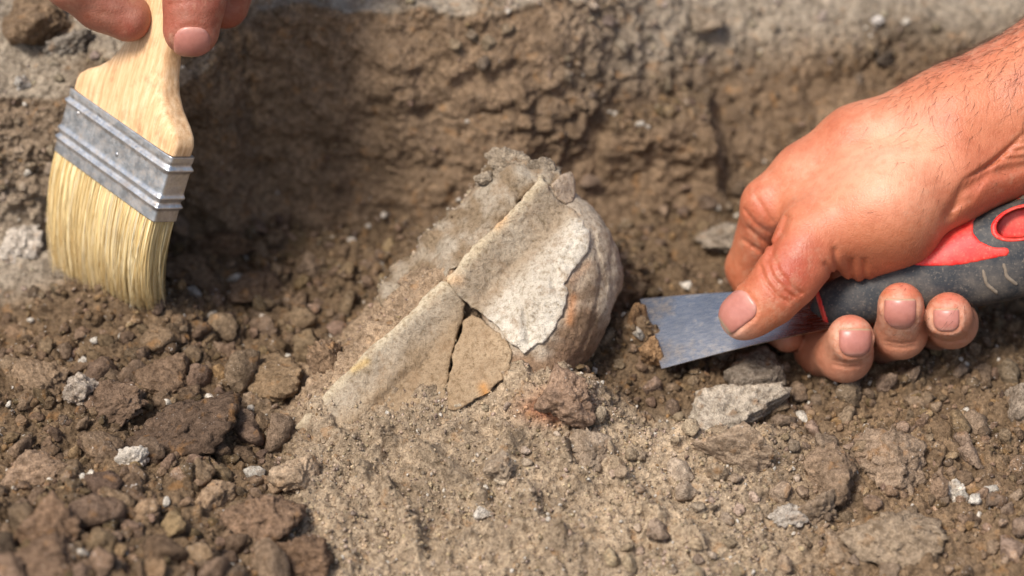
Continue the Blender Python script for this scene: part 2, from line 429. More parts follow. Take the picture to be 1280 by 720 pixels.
_sol = np.linalg.solve(np.block([[_A, _Pm], [_Pm.T, np.zeros((3, 3))]]), np.r_[_bd, np.zeros(3)])
def bone_depth(px, py):
    q = np.stack([px, py], -1).reshape(-1, 2) / 100; r = np.zeros(len(q))
    for k in range(len(_bp)): r += _sol[k] * _tps(np.hypot(q[:, 0] - _bp[k, 0], q[:, 1] - _bp[k, 1]))
    return (r + _sol[-3] + q @ _sol[-2:]).reshape(px.shape)
def poly_sd(x, y, pts):
    """signed distance to a polygon, negative inside"""
    pts = np.array(pts, float); d = np.full(x.shape, 1e9); s = np.zeros(x.shape, bool)
    for (x0, y0), (x1, y1) in zip(pts, np.roll(pts, -1, 0)):
        dx, dy = x1 - x0, y1 - y0; t = np.clip(((x - x0) * dx + (y - y0) * dy) / (dx * dx + dy * dy), 0, 1)
        d = np.minimum(d, np.hypot(x - x0 - t * dx, y - y0 - t * dy))
        s ^= ((y0 > y) != (y1 > y)) & (x < (x1 - x0) * (y - y0) / (y1 - y0 + 1e-12) + x0)
    return np.where(s, -d, d)
def fragment(pts, off, thick, h=0.55, rnd=1.2, rough=0.5, jag=0.8, extra=None, seed=0):
    """solid between the bone surface (+off mm) and thick mm behind it, inside the outline pts (photo pixels)"""
    pts = np.array(pts, float); k = MMPX * 1e3
    lo = np.array([(pts[:, 0].min() - 640) * k - 4, (360 - pts[:, 1].max()) * k - 4]); hi = np.array([(pts[:, 0].max() - 640) * k + 4, (360 - pts[:, 1].min()) * k + 4])
    xs = np.arange(lo[0], hi[0], h); ys = np.arange(lo[1], hi[1], h)
    Xg, Yg = np.meshgrid(xs, ys, indexing='ij'); px, py = 640 + Xg / k, 360 - Yg / k
    q3 = np.stack([Xg * 0.35, Yg * 0.35, np.full_like(Xg, seed)], -1).reshape(-1, 3)
    sd = poly_sd(px, py, pts) * k + jag * (fbm(q3, 4, 0.6) + 1.3 * fbm(q3 * 0.3 + 5, 2)).reshape(Xg.shape)
    dep = bone_depth(px, py) + off
    dep = dep + rough * (1.4 * fbm(q3 * 0.45 + 50, 3).reshape(Xg.shape) + 0.5 * fbm(q3 * 2.2 + 9, 3).reshape(Xg.shape))
    if extra is not None: dep = dep + extra(px, py)
    # keep the true slope from stretching the field
    gxx, gyy = np.gradient(dep, h); sl = np.sqrt(1 + np.clip(gxx ** 2 + gyy ** 2, 0, 9))
    inside = sd < 2
    zs = np.arange(dep[inside].min() - 3, dep[inside].max() + thick + 2, h)
    fr = (dep[:, :, None] - zs) / sl[:, :, None]; bk = (zs - dep[:, :, None] - thick)
    f = smax(np.maximum(fr, bk), sd[:, :, None] + 0 * zs, rnd)
    v, q = surface_nets(f.astype(np.float32), (lo[0], lo[1], zs[0]), h)
    v = relax(v, q, 3, 0.5)
    vx, vy = 640 + v[:, 0] / k, 360 - v[:, 1] / k
    # plate outlines are given in the picture's plane: fan them out a little with distance, as real sizes
    s = (DIST * 1e3 + v[:, 2]) / (DIST * 1e3); vw = v.copy(); vw[:, 0] *= s; vw[:, 1] *= s
    return c2w(vw), q, vx, vy, v[:, 2] - bone_depth(vx, vy) - off
B_SLAB = [(366,536),(385,514),(420,478),(460,438),(510,392),(552,350),(563,353),(576,366),(584,380),(579,398),(570,425),(561,462),(556,505),(548,522),(500,545),(420,552)]
B_PLATE = [(556,347),(580,322),(600,299),(622,279),(640,260),(660,240),(676,221),(686,232),(694,246),(712,260),(728,276),(735,290),(733,312),(724,328),(714,342),(706,356),(711,366),(707,384),(700,400),(690,418),(680,430),(668,434),(662,440),(655,442),(646,432),(638,428),(625,412),(610,397),(598,388),(590,385),(580,376),(568,364)]
B_SHARD = [(590,391),(602,398),(614,406),(626,419),(636,430),(640,442),(638,460),(630,472),(620,481),(612,492),(598,496),(582,508),(568,514),(559,512),(558,498),(563,470),(566,446),(572,425),(580,402)]
B_DOME = [(600,392),(640,300),(676,228),(716,240),(742,258),(760,285),(774,316),(781,342),(776,366),(766,380),(760,405),(748,432),(728,458),(712,474),(680,484),(636,470),(612,430)]
B_REAR = [(470,372),(490,342),(528,296),(556,270),(585,240),(600,222),(613,206),(625,201),(640,195),(655,196),(668,204),(690,206),(702,212),(700,226),(690,236),(676,228),(650,258),(620,288),(590,318),(556,352),(545,362),(510,398)]
B_CHIP = [(688,232),(698,220),(712,212),(718,216),(719,236),(716,252),(706,256),(696,246)]
bone = thing('bone', 'large pale weathered bone broken into plates, rising from the soil mound', 'bone', P(600, 420, 10))
c_pale = lin(204, 193, 175); c_gray = lin(172, 156, 134); c_tan = lin(168, 143, 112); c_brn = lin(138, 112, 88); c_crm = lin(218, 200, 168)
def frag(name, label, cols, *a, **k):
    v, q, vx, vy, dd = fragment(*a, **k)
    o = part(name, v, q, M_BONE, bone, True, cols(vx, vy, dd)); o['label'] = label; return o
def seg(px, py, pts):
    b = np.full(px.shape, 1e9)
    for (x0, y0), (x1, y1) in zip(pts[:-1], pts[1:]):
        dx, dy = x1 - x0, y1 - y0; t = np.clip(((px - x0) * dx + (py - y0) * dy) / (dx * dx + dy * dy), 0, 1)
        b = np.minimum(b, np.hypot(px - x0 - t * dx, py - y0 - t * dy))
    return b
def nz2(x, y, s, o=0, oc=3): return fbm(np.stack([x * s, y * s, np.full(x.shape, o)], -1).reshape(-1, 3), oc).reshape(x.shape)
CREST = [(360, 540), (450, 447), (555, 352), (678, 222)]
def col_slab(x, y, d):
    e = np.exp(-(seg(x, y, CREST) / 9) ** 2)[:, None]; g = sstep(16, 60, seg(x, y, CREST) + 16 * nz2(x, y, 0.04, 5))[:, None] * 0.9
    c = c_gray * (1 - g) + c_tan * 0.85 * g; c = c * (1 - 0.75 * e) + c_crm * 0.9 * 0.75 * e
    s = np.exp(-((seg(x, y, [(442, 462), (458, 452)]) / 5) ** 2))[:, None]
    return c * (1 - 0.6 * s) + lin(226, 190, 120) * 0.6 * s
def col_plate(x, y, d):
    s = seg(x, y, CREST); e = np.exp(-((s - 2) / 8) ** 2)[:, None]; g = sstep(35, 70, s + 12 * nz2(x, y, 0.03))[:, None]
    c = c_gray * 0.95 * (1 - g) + c_pale * 1.04 * g; c = c * (1 - 0.7 * e) + c_crm * 0.7 * e
    o = np.maximum(np.exp(-(seg(x, y, [(622, 280), (628, 272)]) / 8) ** 2), 0.7 * np.exp(-(seg(x, y, [(560, 350), (572, 350)]) / 8) ** 2))[:, None]
    c = c * (1 - 0.6 * o) + lin(222, 170, 115) * 0.6 * o
    d = np.exp(-((s - 52) / 14) ** 2)[:, None] * 0.6; return c * (1 - d) + c_tan * 0.8 * d
def ex_plate(x, y):
    r = -2.6 * np.exp(-((x * 0.86 + y * 0.2 - 636 + 10 * nz2(x, y, 0.02)) / 5) ** 2) * sstep(300, 330, y) * 0.35
    r = r + 1.4 * np.exp(-(seg(x, y, [(640, 350), (655, 385), (662, 425)]) / 4) ** 2) + 1.2 * np.exp(-(seg(x, y, [(690, 285), (684, 310), (700, 345)]) / 4) ** 2)
    r = r + 0.8 * np.exp(-(seg(x, y, [(600, 372), (625, 345), (660, 312), (690, 290)]) / 6) ** 2)
    r = r + 0.9 * np.exp(-((seg(x, y, [(735, 300), (706, 352)]) - 14 + 6 * nz2(x, y, 0.05, 2)) / 2.5) ** 2) - 1.0 * nz2(x * 0.71 - y * 0.71, (x + y) * 0.22, 0.05, 11, 4)
    return r + 0.9 * nz2(x, y, 0.06, 4, 5)
frag('bone_fragment', 'long slab with a pale straight edge', col_slab, B_SLAB, 0.3, 26, rough=0.7, rnd=1.6, seed=1,
     extra=lambda x, y: 1.0 * nz2(x, y, 0.05, 2, 4) + 2.2 * sstep(45, 60, seg(x, y, CREST)) * sstep(430, 470, y) + 1.2 * np.abs(nz2(x, y, 0.09, 7, 3)) * sstep(35, 60, seg(x, y, CREST)))
frag('bone_fragment', 'large pale plate coming to a point below', col_plate, B_PLATE, -2.6, 6, h=0.45, rnd=0.6, rough=0.6, jag=1.3, seed=2, extra=ex_plate)
def col_shard(x, y, d):
    o = np.exp(-((seg(x, y, [(604, 484), (609, 497)]) / 6) ** 2))[:, None]; c = np.tile(lin(170, 146, 116), (len(x), 1))
    return c * (1 - 0.8 * o) + lin(202, 140, 70) * 0.8 * o
frag('bone_fragment', 'small brownish shard with an orange spot', col_shard, B_SHARD, -1.8, 6, h=0.45, rnd=0.6, rough=0.75, jag=1.2, seed=3,
     extra=lambda x, y: 0.8 * np.abs(nz2(x, y, 0.07, 3, 4)))
def col_dome(x, y, d):
    g = sstep(0.25, -0.35, nz2(x, y, 0.02, 6) + (y - 390) / 260)[:, None]
    c = c_brn * (1 - g) + lin(184, 168, 147) * g
    o = np.exp(-(seg(x, y, [(716, 372), (712, 402)]) / 6) ** 2)[:, None] + 0.5 * np.exp(-(seg(x, y, [(735, 330), (715, 350)]) / 6) ** 2)[:, None]
    r = sstep(400, 470, y)[:, None] * sstep(680, 720, x)[:, None] * 0.4
    c = c * (1 - r) + lin(138, 98, 74) * r
    return c * (1 - 0.6 * np.clip(o, 0, 1)) + lin(196, 130, 78) * 0.6 * np.clip(o, 0, 1)
frag('bone_fragment', 'rounded brown-stained side of the bone', col_dome, B_DOME, -0.7, 30, rnd=3.4, rough=1.3, seed=4,
     extra=lambda x, y: 1.3 * np.exp(-((seg(x, y, [(742, 290), (752, 345), (742, 400), (722, 452)]) + 5 * nz2(x, y, 0.06, 31)) / 2.6) ** 2) + 0.9 * np.exp(-((seg(x, y, [(764, 320), (766, 380), (752, 425)]) + 5 * nz2(x, y, 0.06, 32)) / 2.6) ** 2) + 0.8 * np.exp(-((x + 0.25 * y - 845 + 8 * nz2(x, y, 0.02)) / 4) ** 2) + 0.35 * nz2(x * 2.2, y * 0.6, 0.06, 3, 3))
def col_rear(x, y, d):
    n = sstep(-0.2, 0.3, nz2(x, y, 0.035, 8))[:, None]; return lin(138, 119, 95) * (1 - n) + lin(168, 154, 134) * n
frag('bone_fragment', 'soil-crusted back ridge of the bone', col_rear, B_REAR, 0.4, 26, rnd=2.4, rough=2.0, seed=5, jag=2.6,
     extra=lambda x, y: 1.6 * nz2(x, y, 0.045, 3, 5) - 1.4 * np.clip(nz2(x, y, 0.14, 5, 3), 0, 1) - 2.5 * sstep(28, 8, np.hypot(x - 640, y - 212)) + 12 * sstep(565, 505, x - 0.4 * (y - 330) + 14 * nz2(x, y, 0.03, 9)) + 1.5 * np.exp(-(seg(x, y, [(520, 330), (590, 262), (640, 222)]) / 7) ** 2))
frag('bone_fragment', 'small upright chip at the top', lambda x, y, d: np.tile(lin(178, 158, 136), (len(x), 1)), B_CHIP, -1.8, 6, h=0.45, rnd=0.9, rough=0.6, seed=6)
# ------------------------------------------------------------------ paint brush
def vec_attr(o, name, v):
    a = o.data.attributes.new(name, 'FLOAT_VECTOR', 'POINT'); a.data.foreach_set('vector', np.ascontiguousarray(v, np.float32).ravel())
def mat_wood():
    m = NT('pale_wood'); x = m.n('Attribute'); x.attribute_name = 'lcl'; v = x.outputs['Vector']
    mp = m.n('Mapping'); m.l(v, mp.inputs[0]); mp.inputs['Scale'].default_value = (1.0, 0.07, 1.0)
    g = m.noise(0.55, 5, 0.6, mp.outputs[0]); g2 = m.noise(2.6, 4, 0.6, mp.outputs[0])
    col = m.ramp(g, [(0.3, lin(196, 150, 104)), (0.5, lin(222, 182, 136)), (0.7, lin(232, 199, 158))])
    col = m.mix(1.0, col, m.ramp(g2, [(0.3, (0.80, 0.74, 0.68)), (0.5, (1, 1, 1))]), 'MULTIPLY')
    dirt = m.ramp(m.noise(0.12, 5, 0.65, v), [(0.52, 0.0), (0.7, 1.0)])
    col = m.mix(m.math('MULTIPLY', dirt, 0.5), col, tuple(lin(150, 112, 78)))
    fl = m.ramp(m.noise(1.4, 2, 0.5, v), [(0.70, 0.0), (0.76, 1.0)]); col = m.mix(m.math('MULTIPLY', fl, 0.4), col, tuple(lin(130, 95, 66)))
    return m.done(col, 0.6, m.bump(g2, 0.25, 0.0004), 0.3)
def mat_tin():
    m = NT('tinned_steel'); x = m.n('Attribute'); x.attribute_name = 'lcl'; v = x.outputs['Vector']
    n1 = m.noise(0.16, 5, 0.65, v); n2 = m.noise(0.9, 4, 0.6, v)
    mp = m.n('Mapping'); m.l(v, mp.inputs[0]); mp.inputs['Scale'].default_value = (0.25, 3.0, 1.0); st = m.noise(1.2, 3, 0.6, mp.outputs[0])
    col = m.ramp(n1, [(0.3, (0.36, 0.36, 0.36)), (0.55, (0.56, 0.56, 0.55)), (0.75, (0.74, 0.73, 0.72))])
    dust = m.ramp(m.noise(0.22, 5, 0.7, v), [(0.44, 0.0), (0.66, 1.0)])
    col = m.mix(m.math('MULTIPLY', dust, 0.55), col, tuple(lin(150, 128, 104)))
    ro = m.ramp(n2, [(0.3, 0.30), (0.7, 0.52)])
    me = m.math('SUBTRACT', 0.95, m.math('MULTIPLY', dust, 0.55))
    return m.done(col, ro, m.bump(st, 0.12, 0.0003, m.bump(n1, 0.2, 0.0012)), 0.5, me)
def mat_bristle():
    m = NT('bristle'); geo = m.n('NewGeometry'); x = m.n('Attribute'); x.attribute_name = 'lcl'
    sep = m.n('SeparateXYZ'); m.l(x.outputs['Vector'], sep.inputs[0])
    c = m.ramp(geo.outputs['Random Per Island'], [(0.0, lin(206, 168, 104)), (0.35, lin(238, 208, 146)), (0.75, lin(246, 224, 170)), (1.0, lin(250, 238, 204))])
    c = m.mix(m.ramp(sep.outputs[0], [(0.55, 0.0), (1.0, 0.45)]), c, tuple(lin(190, 158, 106)))
    return m.done(c, 0.5, None, 0.35)
M_WOOD, M_TIN, M_BRIS = mat_wood(), mat_tin(), mat_bristle()
BD = 8.0
_tl, _tr = px2c(86, 108, BD + 20), px2c(214, 197, BD - 20); _m = (_tl + _tr) / 2; wv = _tr - _tl
hv = min((px2c(126.5, 231, BD + q) - _m for q in np.arange(0, 25, 0.1)), key=lambda h_: abs(h_ @ wv))
LW, LH, BT = np.linalg.norm(wv), np.linalg.norm(hv), 13.0
ew = wv / LW; eh = hv - ew * (hv @ ew); eh /= np.linalg.norm(eh); en = np.cross(ew, eh); en *= np.sign(en[2]); ebk = en
O0 = _m
def bl(a, b, c):
    """brush millimetres (across from the middle, down from ferrule top, back from front face) -> world"""
    a, b, c = np.broadcast_arrays(np.asarray(a, float), b, c)
    return c2w(O0 + a[..., None] * ew + b[..., None] * eh + c[..., None] * ebk), np.stack([a, b, c], -1)
def ring(n, hw, ht, ex):
    t = np.arange(n) / n * 2 * np.pi; c, s = np.cos(t), np.sin(t)
    return hw * np.sign(c) * np.abs(c) ** (2 / ex), ht * np.sign(s) * np.abs(s) ** (2 / ex)
def loft(rings):
    """rings: list of (n,3) arrays -> vertices, quads with capped ends (fan of quads collapsed to the middle)"""
    n = len(rings[0]); v = np.concatenate(rings); f = []
    for k in range(len(rings) - 1):
        i = np.arange(n) + k * n; j = (np.arange(n) + 1) % n + k * n; f.append(np.stack([i, j, j + n, i + n], 1))
    c0, c1 = len(v), len(v) + 1; v = np.concatenate([v, rings[0].mean(0)[None], rings[-1].mean(0)[None]])
    i = np.arange(0, n, 2); f.append(np.stack([np.full(len(i), c0), (i + 2) % n, i + 1, i], 1))
    b = (len(rings) - 1) * n; f.append(np.stack([np.full(len(i), c1), b + i, b + i + 1, b + (i + 2) % n], 1))
    return v, np.concatenate(f)
brush = thing('paint_brush', 'flat paint brush with pale wooden handle, metal ferrule and blond bristles', 'paint brush', P(130, 385, 40))
def lpart(name, rings_abc, mat, parent):
    v, f = loft(rings_abc); w, l = bl(v[:, 0], v[:, 1], v[:, 2]); o = part(name, w, f, mat, parent); vec_attr(o, 'lcl', l); return o
# ferrule with pressed beads
bs = np.concatenate([np.linspace(0, LH, 110)])
def bead(b): return 0.9 * np.exp(-((b - 5.6) / 1.0) ** 2) + 0.8 * np.exp(-((b - 17.5) / 1.0) ** 2) + 0.9 * np.exp(-((b - 21.5) / 0.9) ** 2) - 0.25 * np.exp(-((b - 3.6) / 0.8) ** 2) - 0.2 * np.exp(-((b - 19.5) / 0.6) ** 2)
rg = []
for b in np.r_[0.0, bs, LH]:
    o_ = bead(b); x, y = ring(128, LW / 2 + o_ - 0.4 * (b < 0.01), BT / 2 + o_ - 0.4 * (b < 0.01), 14)
    dent = 0.35 * fbm(np.stack([x * 0.09, np.full_like(x, b * 0.09), y * 0.09], -1), 2)
    rg.append(np.stack([x, np.full_like(x, b), y + BT / 2 + dent], -1))
fer = lpart('ferrule', rg, M_TIN, brush)
for a_, b_ in ((-25, 7.5), (4, 12.5)):
    t = np.linspace(0, 1, 7); rr = []
    for q in t:
        r = 0.95 * math.sqrt(max(0, 1 - q * q)) + 0.02; x, y = ring(16, r, r, 2); rr.append(np.stack([a_ + x, b_ + y, np.full_like(x, -0.45 * q - 0.05)], -1))
    lpart('nail', rr, M_TIN, fer)
# wooden handle
kb = [3, 0, -4, -7, -10, -14, -19, -25, -33, -45, -60, -80, -100, -112, -117]
kw = [33, 33.6, 33.8, 32.6, 29.5, 23.5, 18.4, 15, 12.3, 11.2, 11.6, 13, 12.6, 9, 1.2]
kt = [5.8, 5.9, 6.2, 6.5, 6.7, 6.9, 7.0, 7.0, 6.9, 6.8, 7.0, 7.3, 7.0, 5, 0.8]
ke = [8, 8, 7, 6, 5, 4.2, 3.6, 3.2, 2.8, 2.6, 2.5, 2.4, 2.4, 2.3, 2.2]
rg = []
for b in np.linspace(3, -117, 130):
    g = lambda k: np.interp(-b, [-q for q in kb], k)
    x, y = ring(96, g(kw), g(kt), g(ke)); x = x + 2.0 * sstep(-10, -45, b)
    rg.append(np.stack([x, np.full_like(x, b), y + BT / 2], -1))
lpart('handle', rg, M_WOOD, brush)
# bristles: every hair its own thin tapering prism
NB = 3600
ra = rng.uniform(-1, 1, NB); rc = rng.uniform(0, 1, NB); rc[:900] = rng.uniform(0, 0.12, 900)
tipL, tipR = px2c(68, 336, 52), px2c(187, 388, 29)
u = (ra + 1) / 2
clump = fbm(np.stack([ra * 9, rc * 3, np.zeros(NB)], -1), 2)
root = O0 + (ra * (LW / 2 - 1.0))[:, None] * ew + (LH - 2.0) * eh + (0.8 + rc * (BT - 1.6))[:, None] * ebk
tip = tipL + (tipR - tipL) * u[:, None] + (rc * BT * 0.62)[:, None] * ebk + rng.normal(0, 0.75, (NB, 3)) + clump[:, None] * ew * 5.5 + (rng.normal(0, 0.8, NB)[:, None]) * ebk
tip = tip + (np.sin(u * np.pi) * 1.8)[:, None] * eh
cut = 1 - 0.20 * np.abs(rng.normal(0, 0.5, NB)) - 0.03 * clump
strays = rng.random(NB) < 0.06; tip[strays] += rng.normal(0, 2.6, (strays.sum(), 3))
ctl = root + eh * (0.55 * np.linalg.norm(tip - root, axis=1))[:, None] + rng.normal(0, 0.5, (NB, 3)) + clump[:, None] * ew * 0.8
SG = 7; tv = np.linspace(0, 1, SG)[None, :, None] * cut[:, None, None]
path = (1 - tv) ** 2 * root[:, None] + 2 * tv * (1 - tv) * ctl[:, None] + tv ** 2 * tip[:, None]
rad = (0.155 * (1 - 0.45 * np.linspace(0, 1, SG)))[None, :] * rng.uniform(0.8, 1.25, NB)[:, None]
ang = rng.uniform(0, 6.28, NB)[:, None] + np.arange(3)[None] * 2.094
offs = np.cos(ang)[:, None, :, None] * ew + np.sin(ang)[:, None, :, None] * ebk
hv_ = path[:, :, None, :] + offs * rad[:, :, None, None]
lc = np.broadcast_to(np.linspace(0, 1, SG)[None, :, None], (NB, SG, 3))
vv = c2w(hv_.reshape(-1, 3)); base = (np.arange(NB) * SG * 3)[:, None]
qf = []
for s_ in range(SG - 1):
    for k in range(3):
        a_, b_ = s_ * 3 + k, s_ * 3 + (k + 1) % 3; qf.append(base + np.array([[a_, b_, b_ + 3, a_ + 3]]))
bro = part('bristles', vv, np.concatenate(qf), M_BRIS, brush); bro['kind'] = 'stuff'
vec_attr(bro, 'lcl', np.stack([lc.reshape(-1)] * 3, -1))
# ------------------------------------------------------------------ putty knife
def mat_blade():
    m = NT('worn_steel'); c = m.coord(); n1 = m.noise(60, 5, 0.65, c); n2 = m.noise(500, 4, 0.65, c)
    mp = m.n('Mapping'); m.l(c, mp.inputs[0]); mp.inputs['Rotation'].default_value = (0, 0, 0.25); mp.inputs['Scale'].default_value = (0.12, 3, 3)
    st = m.noise(420, 3, 0.6, mp.outputs[0])
    col = m.ramp(n1, [(0.3, (0.44, 0.415, 0.38)), (0.7, (0.56, 0.53, 0.49))])
    d = m.ramp(m.math('ADD', m.math('MULTIPLY', n2, 0.5), m.math('MULTIPLY', n1, 0.5)), [(0.53, 0.0), (0.62, 1.0)]); sx = m.n('SeparateXYZ'); m.l(c, sx.inputs[0])
    sm = m.ramp(m.math('ADD', m.math('MULTIPLY', sx.outputs[0], -9.0), n1), [(0.42, 0.0), (0.62, 1.0)])
    col = m.mix(m.math('MULTIPLY', sm, 0.55), col, tuple(lin(132, 110, 86)))
    rust = m.ramp(sx.outputs[0], [(0.035, 0.0), (0.062, 1.0)])      # browner towards the handle
    col = m.mix(m.math('MULTIPLY', rust, 0.55), col, tuple(lin(120, 92, 80)))
    col = m.mix(m.math('MULTIPLY', d, 0.25), col, tuple(lin(140, 116, 92)))
    ro = m.ramp(st, [(0.3, 0.20), (0.7, 0.34)])
    return m.done(col, ro, m.bump(st, 0.10, 0.0002), 0.5, m.math('SUBTRACT', 1.0, m.math('MULTIPLY', d, 0.25)))
def mat_rubber(name, col, dustcol, amt, rough):
    m = NT(name); c = m.coord(); n1 = m.noise(90, 5, 0.7, c); n2 = m.noise(900, 4, 0.7, c)
    d = m.ramp(n1, [(0.42, 0.0), (0.75, 1.0)]); d2 = m.ramp(n2, [(0.55, 0.0), (0.72, 1.0)])
    k = m.mix(m.math('MULTIPLY', d, amt), tuple(col), tuple(dustcol)); k = m.mix(m.math('MULTIPLY', d2, amt * 1.3), k, tuple(dustcol))
    return m.done(k, rough, m.bump(n2, 0.25, 0.0003), 0.4)
M_BLADE = mat_blade()
M_BLACK = mat_rubber('black_rubber', lin(38, 40, 43), lin(134, 120, 104), 0.42, 0.6)
M_RED = mat_rubber('red_plastic', lin(214, 40, 34), lin(206, 130, 104), 0.42, 0.48)
M_RIB = mat_rubber('dusty_rib', lin(112, 100, 86), lin(150, 132, 110), 0.4, 0.8)
knife = thing('putty_knife', 'putty knife with steel blade and red and black handle, blade pushed into soil', 'putty knife', P(815, 430, 24))
kA, kB, kD = px2c(800, 374, 36), px2c(827, 461, 12), px2c(1068, 405, 7)
kn = np.cross(kB - kA, kD - kA); kn /= np.linalg.norm(kn); kn *= -np.sign(kn[2])
kC = px2c(1046, 352, 18); kC = kC - kn * ((kC - kA) @ kn)
ts, ss = np.linspace(0, 1, 60), np.linspace(0, 1, 24)
T_, S_ = np.meshgrid(ts, ss, indexing='ij')
nar = 1 - 0.06 * sstep(0.0, 1, T_)
s2 = 0.5 + (S_ - 0.5) * nar
pt = (1 - T_)[..., None] * ((1 - s2)[..., None] * kA + s2[..., None] * kB) + T_[..., None] * ((1 - s2)[..., None] * kC + s2[..., None] * kD)
pt = pt + kn * (1.0 * np.sin(np.pi * np.clip(T_ * 1.2, 0, 1)) + 0.4 * np.sin(np.pi * S_))[..., None]
thk = 0.25 + 0.2 * sstep(0, 0.4, T_)
up_, dn_ = pt + kn * (thk / 2)[..., None], pt - kn * (thk / 2)[..., None]
n1_, n2_ = T_.shape; ix = np.arange(n1_ * n2_).reshape(n1_, n2_); off_ = n1_ * n2_
q1 = np.stack([ix[:-1, :-1], ix[:-1, 1:], ix[1:, 1:], ix[1:, :-1]], -1).reshape(-1, 4)
bd = np.concatenate([ix[:, 0], ix[-1, 1:], ix[-2::-1, -1], ix[0, -2:0:-1]]); bn = np.roll(bd, -1)
vv = c2w(np.concatenate([up_.reshape(-1, 3), dn_.reshape(-1, 3)]))
qq_ = np.concatenate([q1, q1[:, ::-1] + off_, np.stack([bd, bn, bn + off_, bd + off_], 1)])
part('blade', vv, qq_, M_BLADE, knife, False)
# handle body as a solid field in camera-aligned millimetres
hA, hB = px2c(1026, 387, 16), px2c(1350, 288, 1)
HL = np.linalg.norm(hB - hA); ht = (hB - hA) / HL
he = np.array([0, -1.0, 0]); he = he - ht * (he @ ht); he /= np.linalg.norm(he); hg = np.cross(ht, he); hg *= np.sign(hg[2])
KT = [-4, 0, 3, 8, 20, 35, 55, 75, 90, 100, 106, 109]
KH = [0.5, 7.6, 9.2, 10.0, 11.6, 13.6, 16.6, 18.6, 18.4, 15.5, 10.0, 1.0]
KD_ = [0.5, 7.2, 8.6, 9.6, 11.0, 12.2, 12.8, 12.6, 11.5, 9.5, 6.0, 0.8]
def hsmooth(t, K):
    return sum(np.interp(t + o, KT, K) for o in (-3, -1.5, 0, 1.5, 3)) / 5
def handle_field(p):
    q = p - hA; t = q @ ht; e = q @ he; g = q @ hg
    hh = np.maximum(hsmooth(t, KH), 0.3); hd = np.maximum(hsmooth(t, KD_), 0.3)
    r = ((np.abs(e) / hh) ** 2.5 + (np.abs(g) / hd) ** 2.5) ** (1 / 2.5)
    return np.maximum((r - 1) * np.minimum(hh, hd), t - 107.5), t, e, g
def grid(lo, hi, h):
    ax = [np.arange(lo[i], hi[i], h) for i in range(3)]; G = np.stack(np.meshgrid(*ax, indexing='ij'), -1); return G
def gpx(G):
    k = MMPX * 1e3 * (DIST * 1e3 + G[..., 2]) / (DIST * 1e3); return 640 + G[..., 0] / k, 360 - G[..., 1] / k
HO = px2c(1276, 279, 0); hot = (HO - hA) @ ht; hoe = (HO - hA) @ he
def hole(t, e): return np.sqrt(((t - hot) / 10.0) ** 2 + ((e - hoe) / 5.6) ** 2) - 1
lo_ = np.minimum(hA, hB) - [12, 24, 24]; hi_ = np.maximum(hA, hB) + [12, 24, 24]
Gk = grid(lo_, hi_, 0.75); fb, tK, eK, gK = handle_field(Gk)
hk = hole(tK, eK) * 6.5
fbody = np.maximum(fb, -np.maximum(hk, gK - 0.0))             # pocket sunk from the front
v_, q_ = surface_nets(fbody.astype(np.float32), lo_, 0.75); part('grip', c2w(relax(v_, q_, 2)), q_, M_BLACK, knife)
KX, KY = gpx(Gk)
R_RED = [(1085,345),(1120,336),(1140,332),(1165,333),(1200,332),(1235,325),(1259,320),(1263,315),(1260,309),(1240,308),(1225,301),(1217,291),(1217,278),(1225,266),(1245,256),(1280,248),(1345,236),(1345,205),(1200,205),(1085,290)]
def shell(name, reg, out, inn, mat, parent, h=0.75, sm=2):
    f = smax(np.maximum(fb - out, -(fb + inn)), reg, 0.5); f = np.maximum(f, gK - 1.0)
    v, q = surface_nets(f.astype(np.float32), lo_, h); return part(name, c2w(relax(v, q, sm)), q, mat, parent)
shell('red_inlay', poly_sd(KX, KY, R_RED) * 0.313, 0.45, 1.6, M_RED, knife)
shell('hole_ring', np.maximum(hole(tK, eK) * 6.5 - 1.6, -hk), 0.6, 6.0, M_RED, knife, sm=1)
f = np.maximum(np.maximum(hk, -(gK + 3.0)), gK - 1.5)
v_, q_ = surface_nets(f.astype(np.float32), lo_, 0.75); part('hole_floor', c2w(v_), q_, M_RED, knife)
for a_, b_ in (((1229, 339), (1246, 366)), ((1255, 331), (1270, 355)), ((1281, 324), (1296, 346))):
    mx, my = (a_[0] + b_[0]) / 2 - 4, (a_[1] + b_[1]) / 2 + 3
    shell('grip_rib', seg(KX, KY, [a_, (mx, my), b_]) * 0.313 - 0.85, 0.55, 1.0, M_RIB, knife, sm=1)
# red collar where the blade leaves the handle
f = np.maximum(fb - 0.7, np.abs(tK - 0.6) - 1.0)
v_, q_ = surface_nets(f.astype(np.float32), lo_, 0.75); part('collar', c2w(relax(v_, q_, 1)), q_, M_RED, knife)
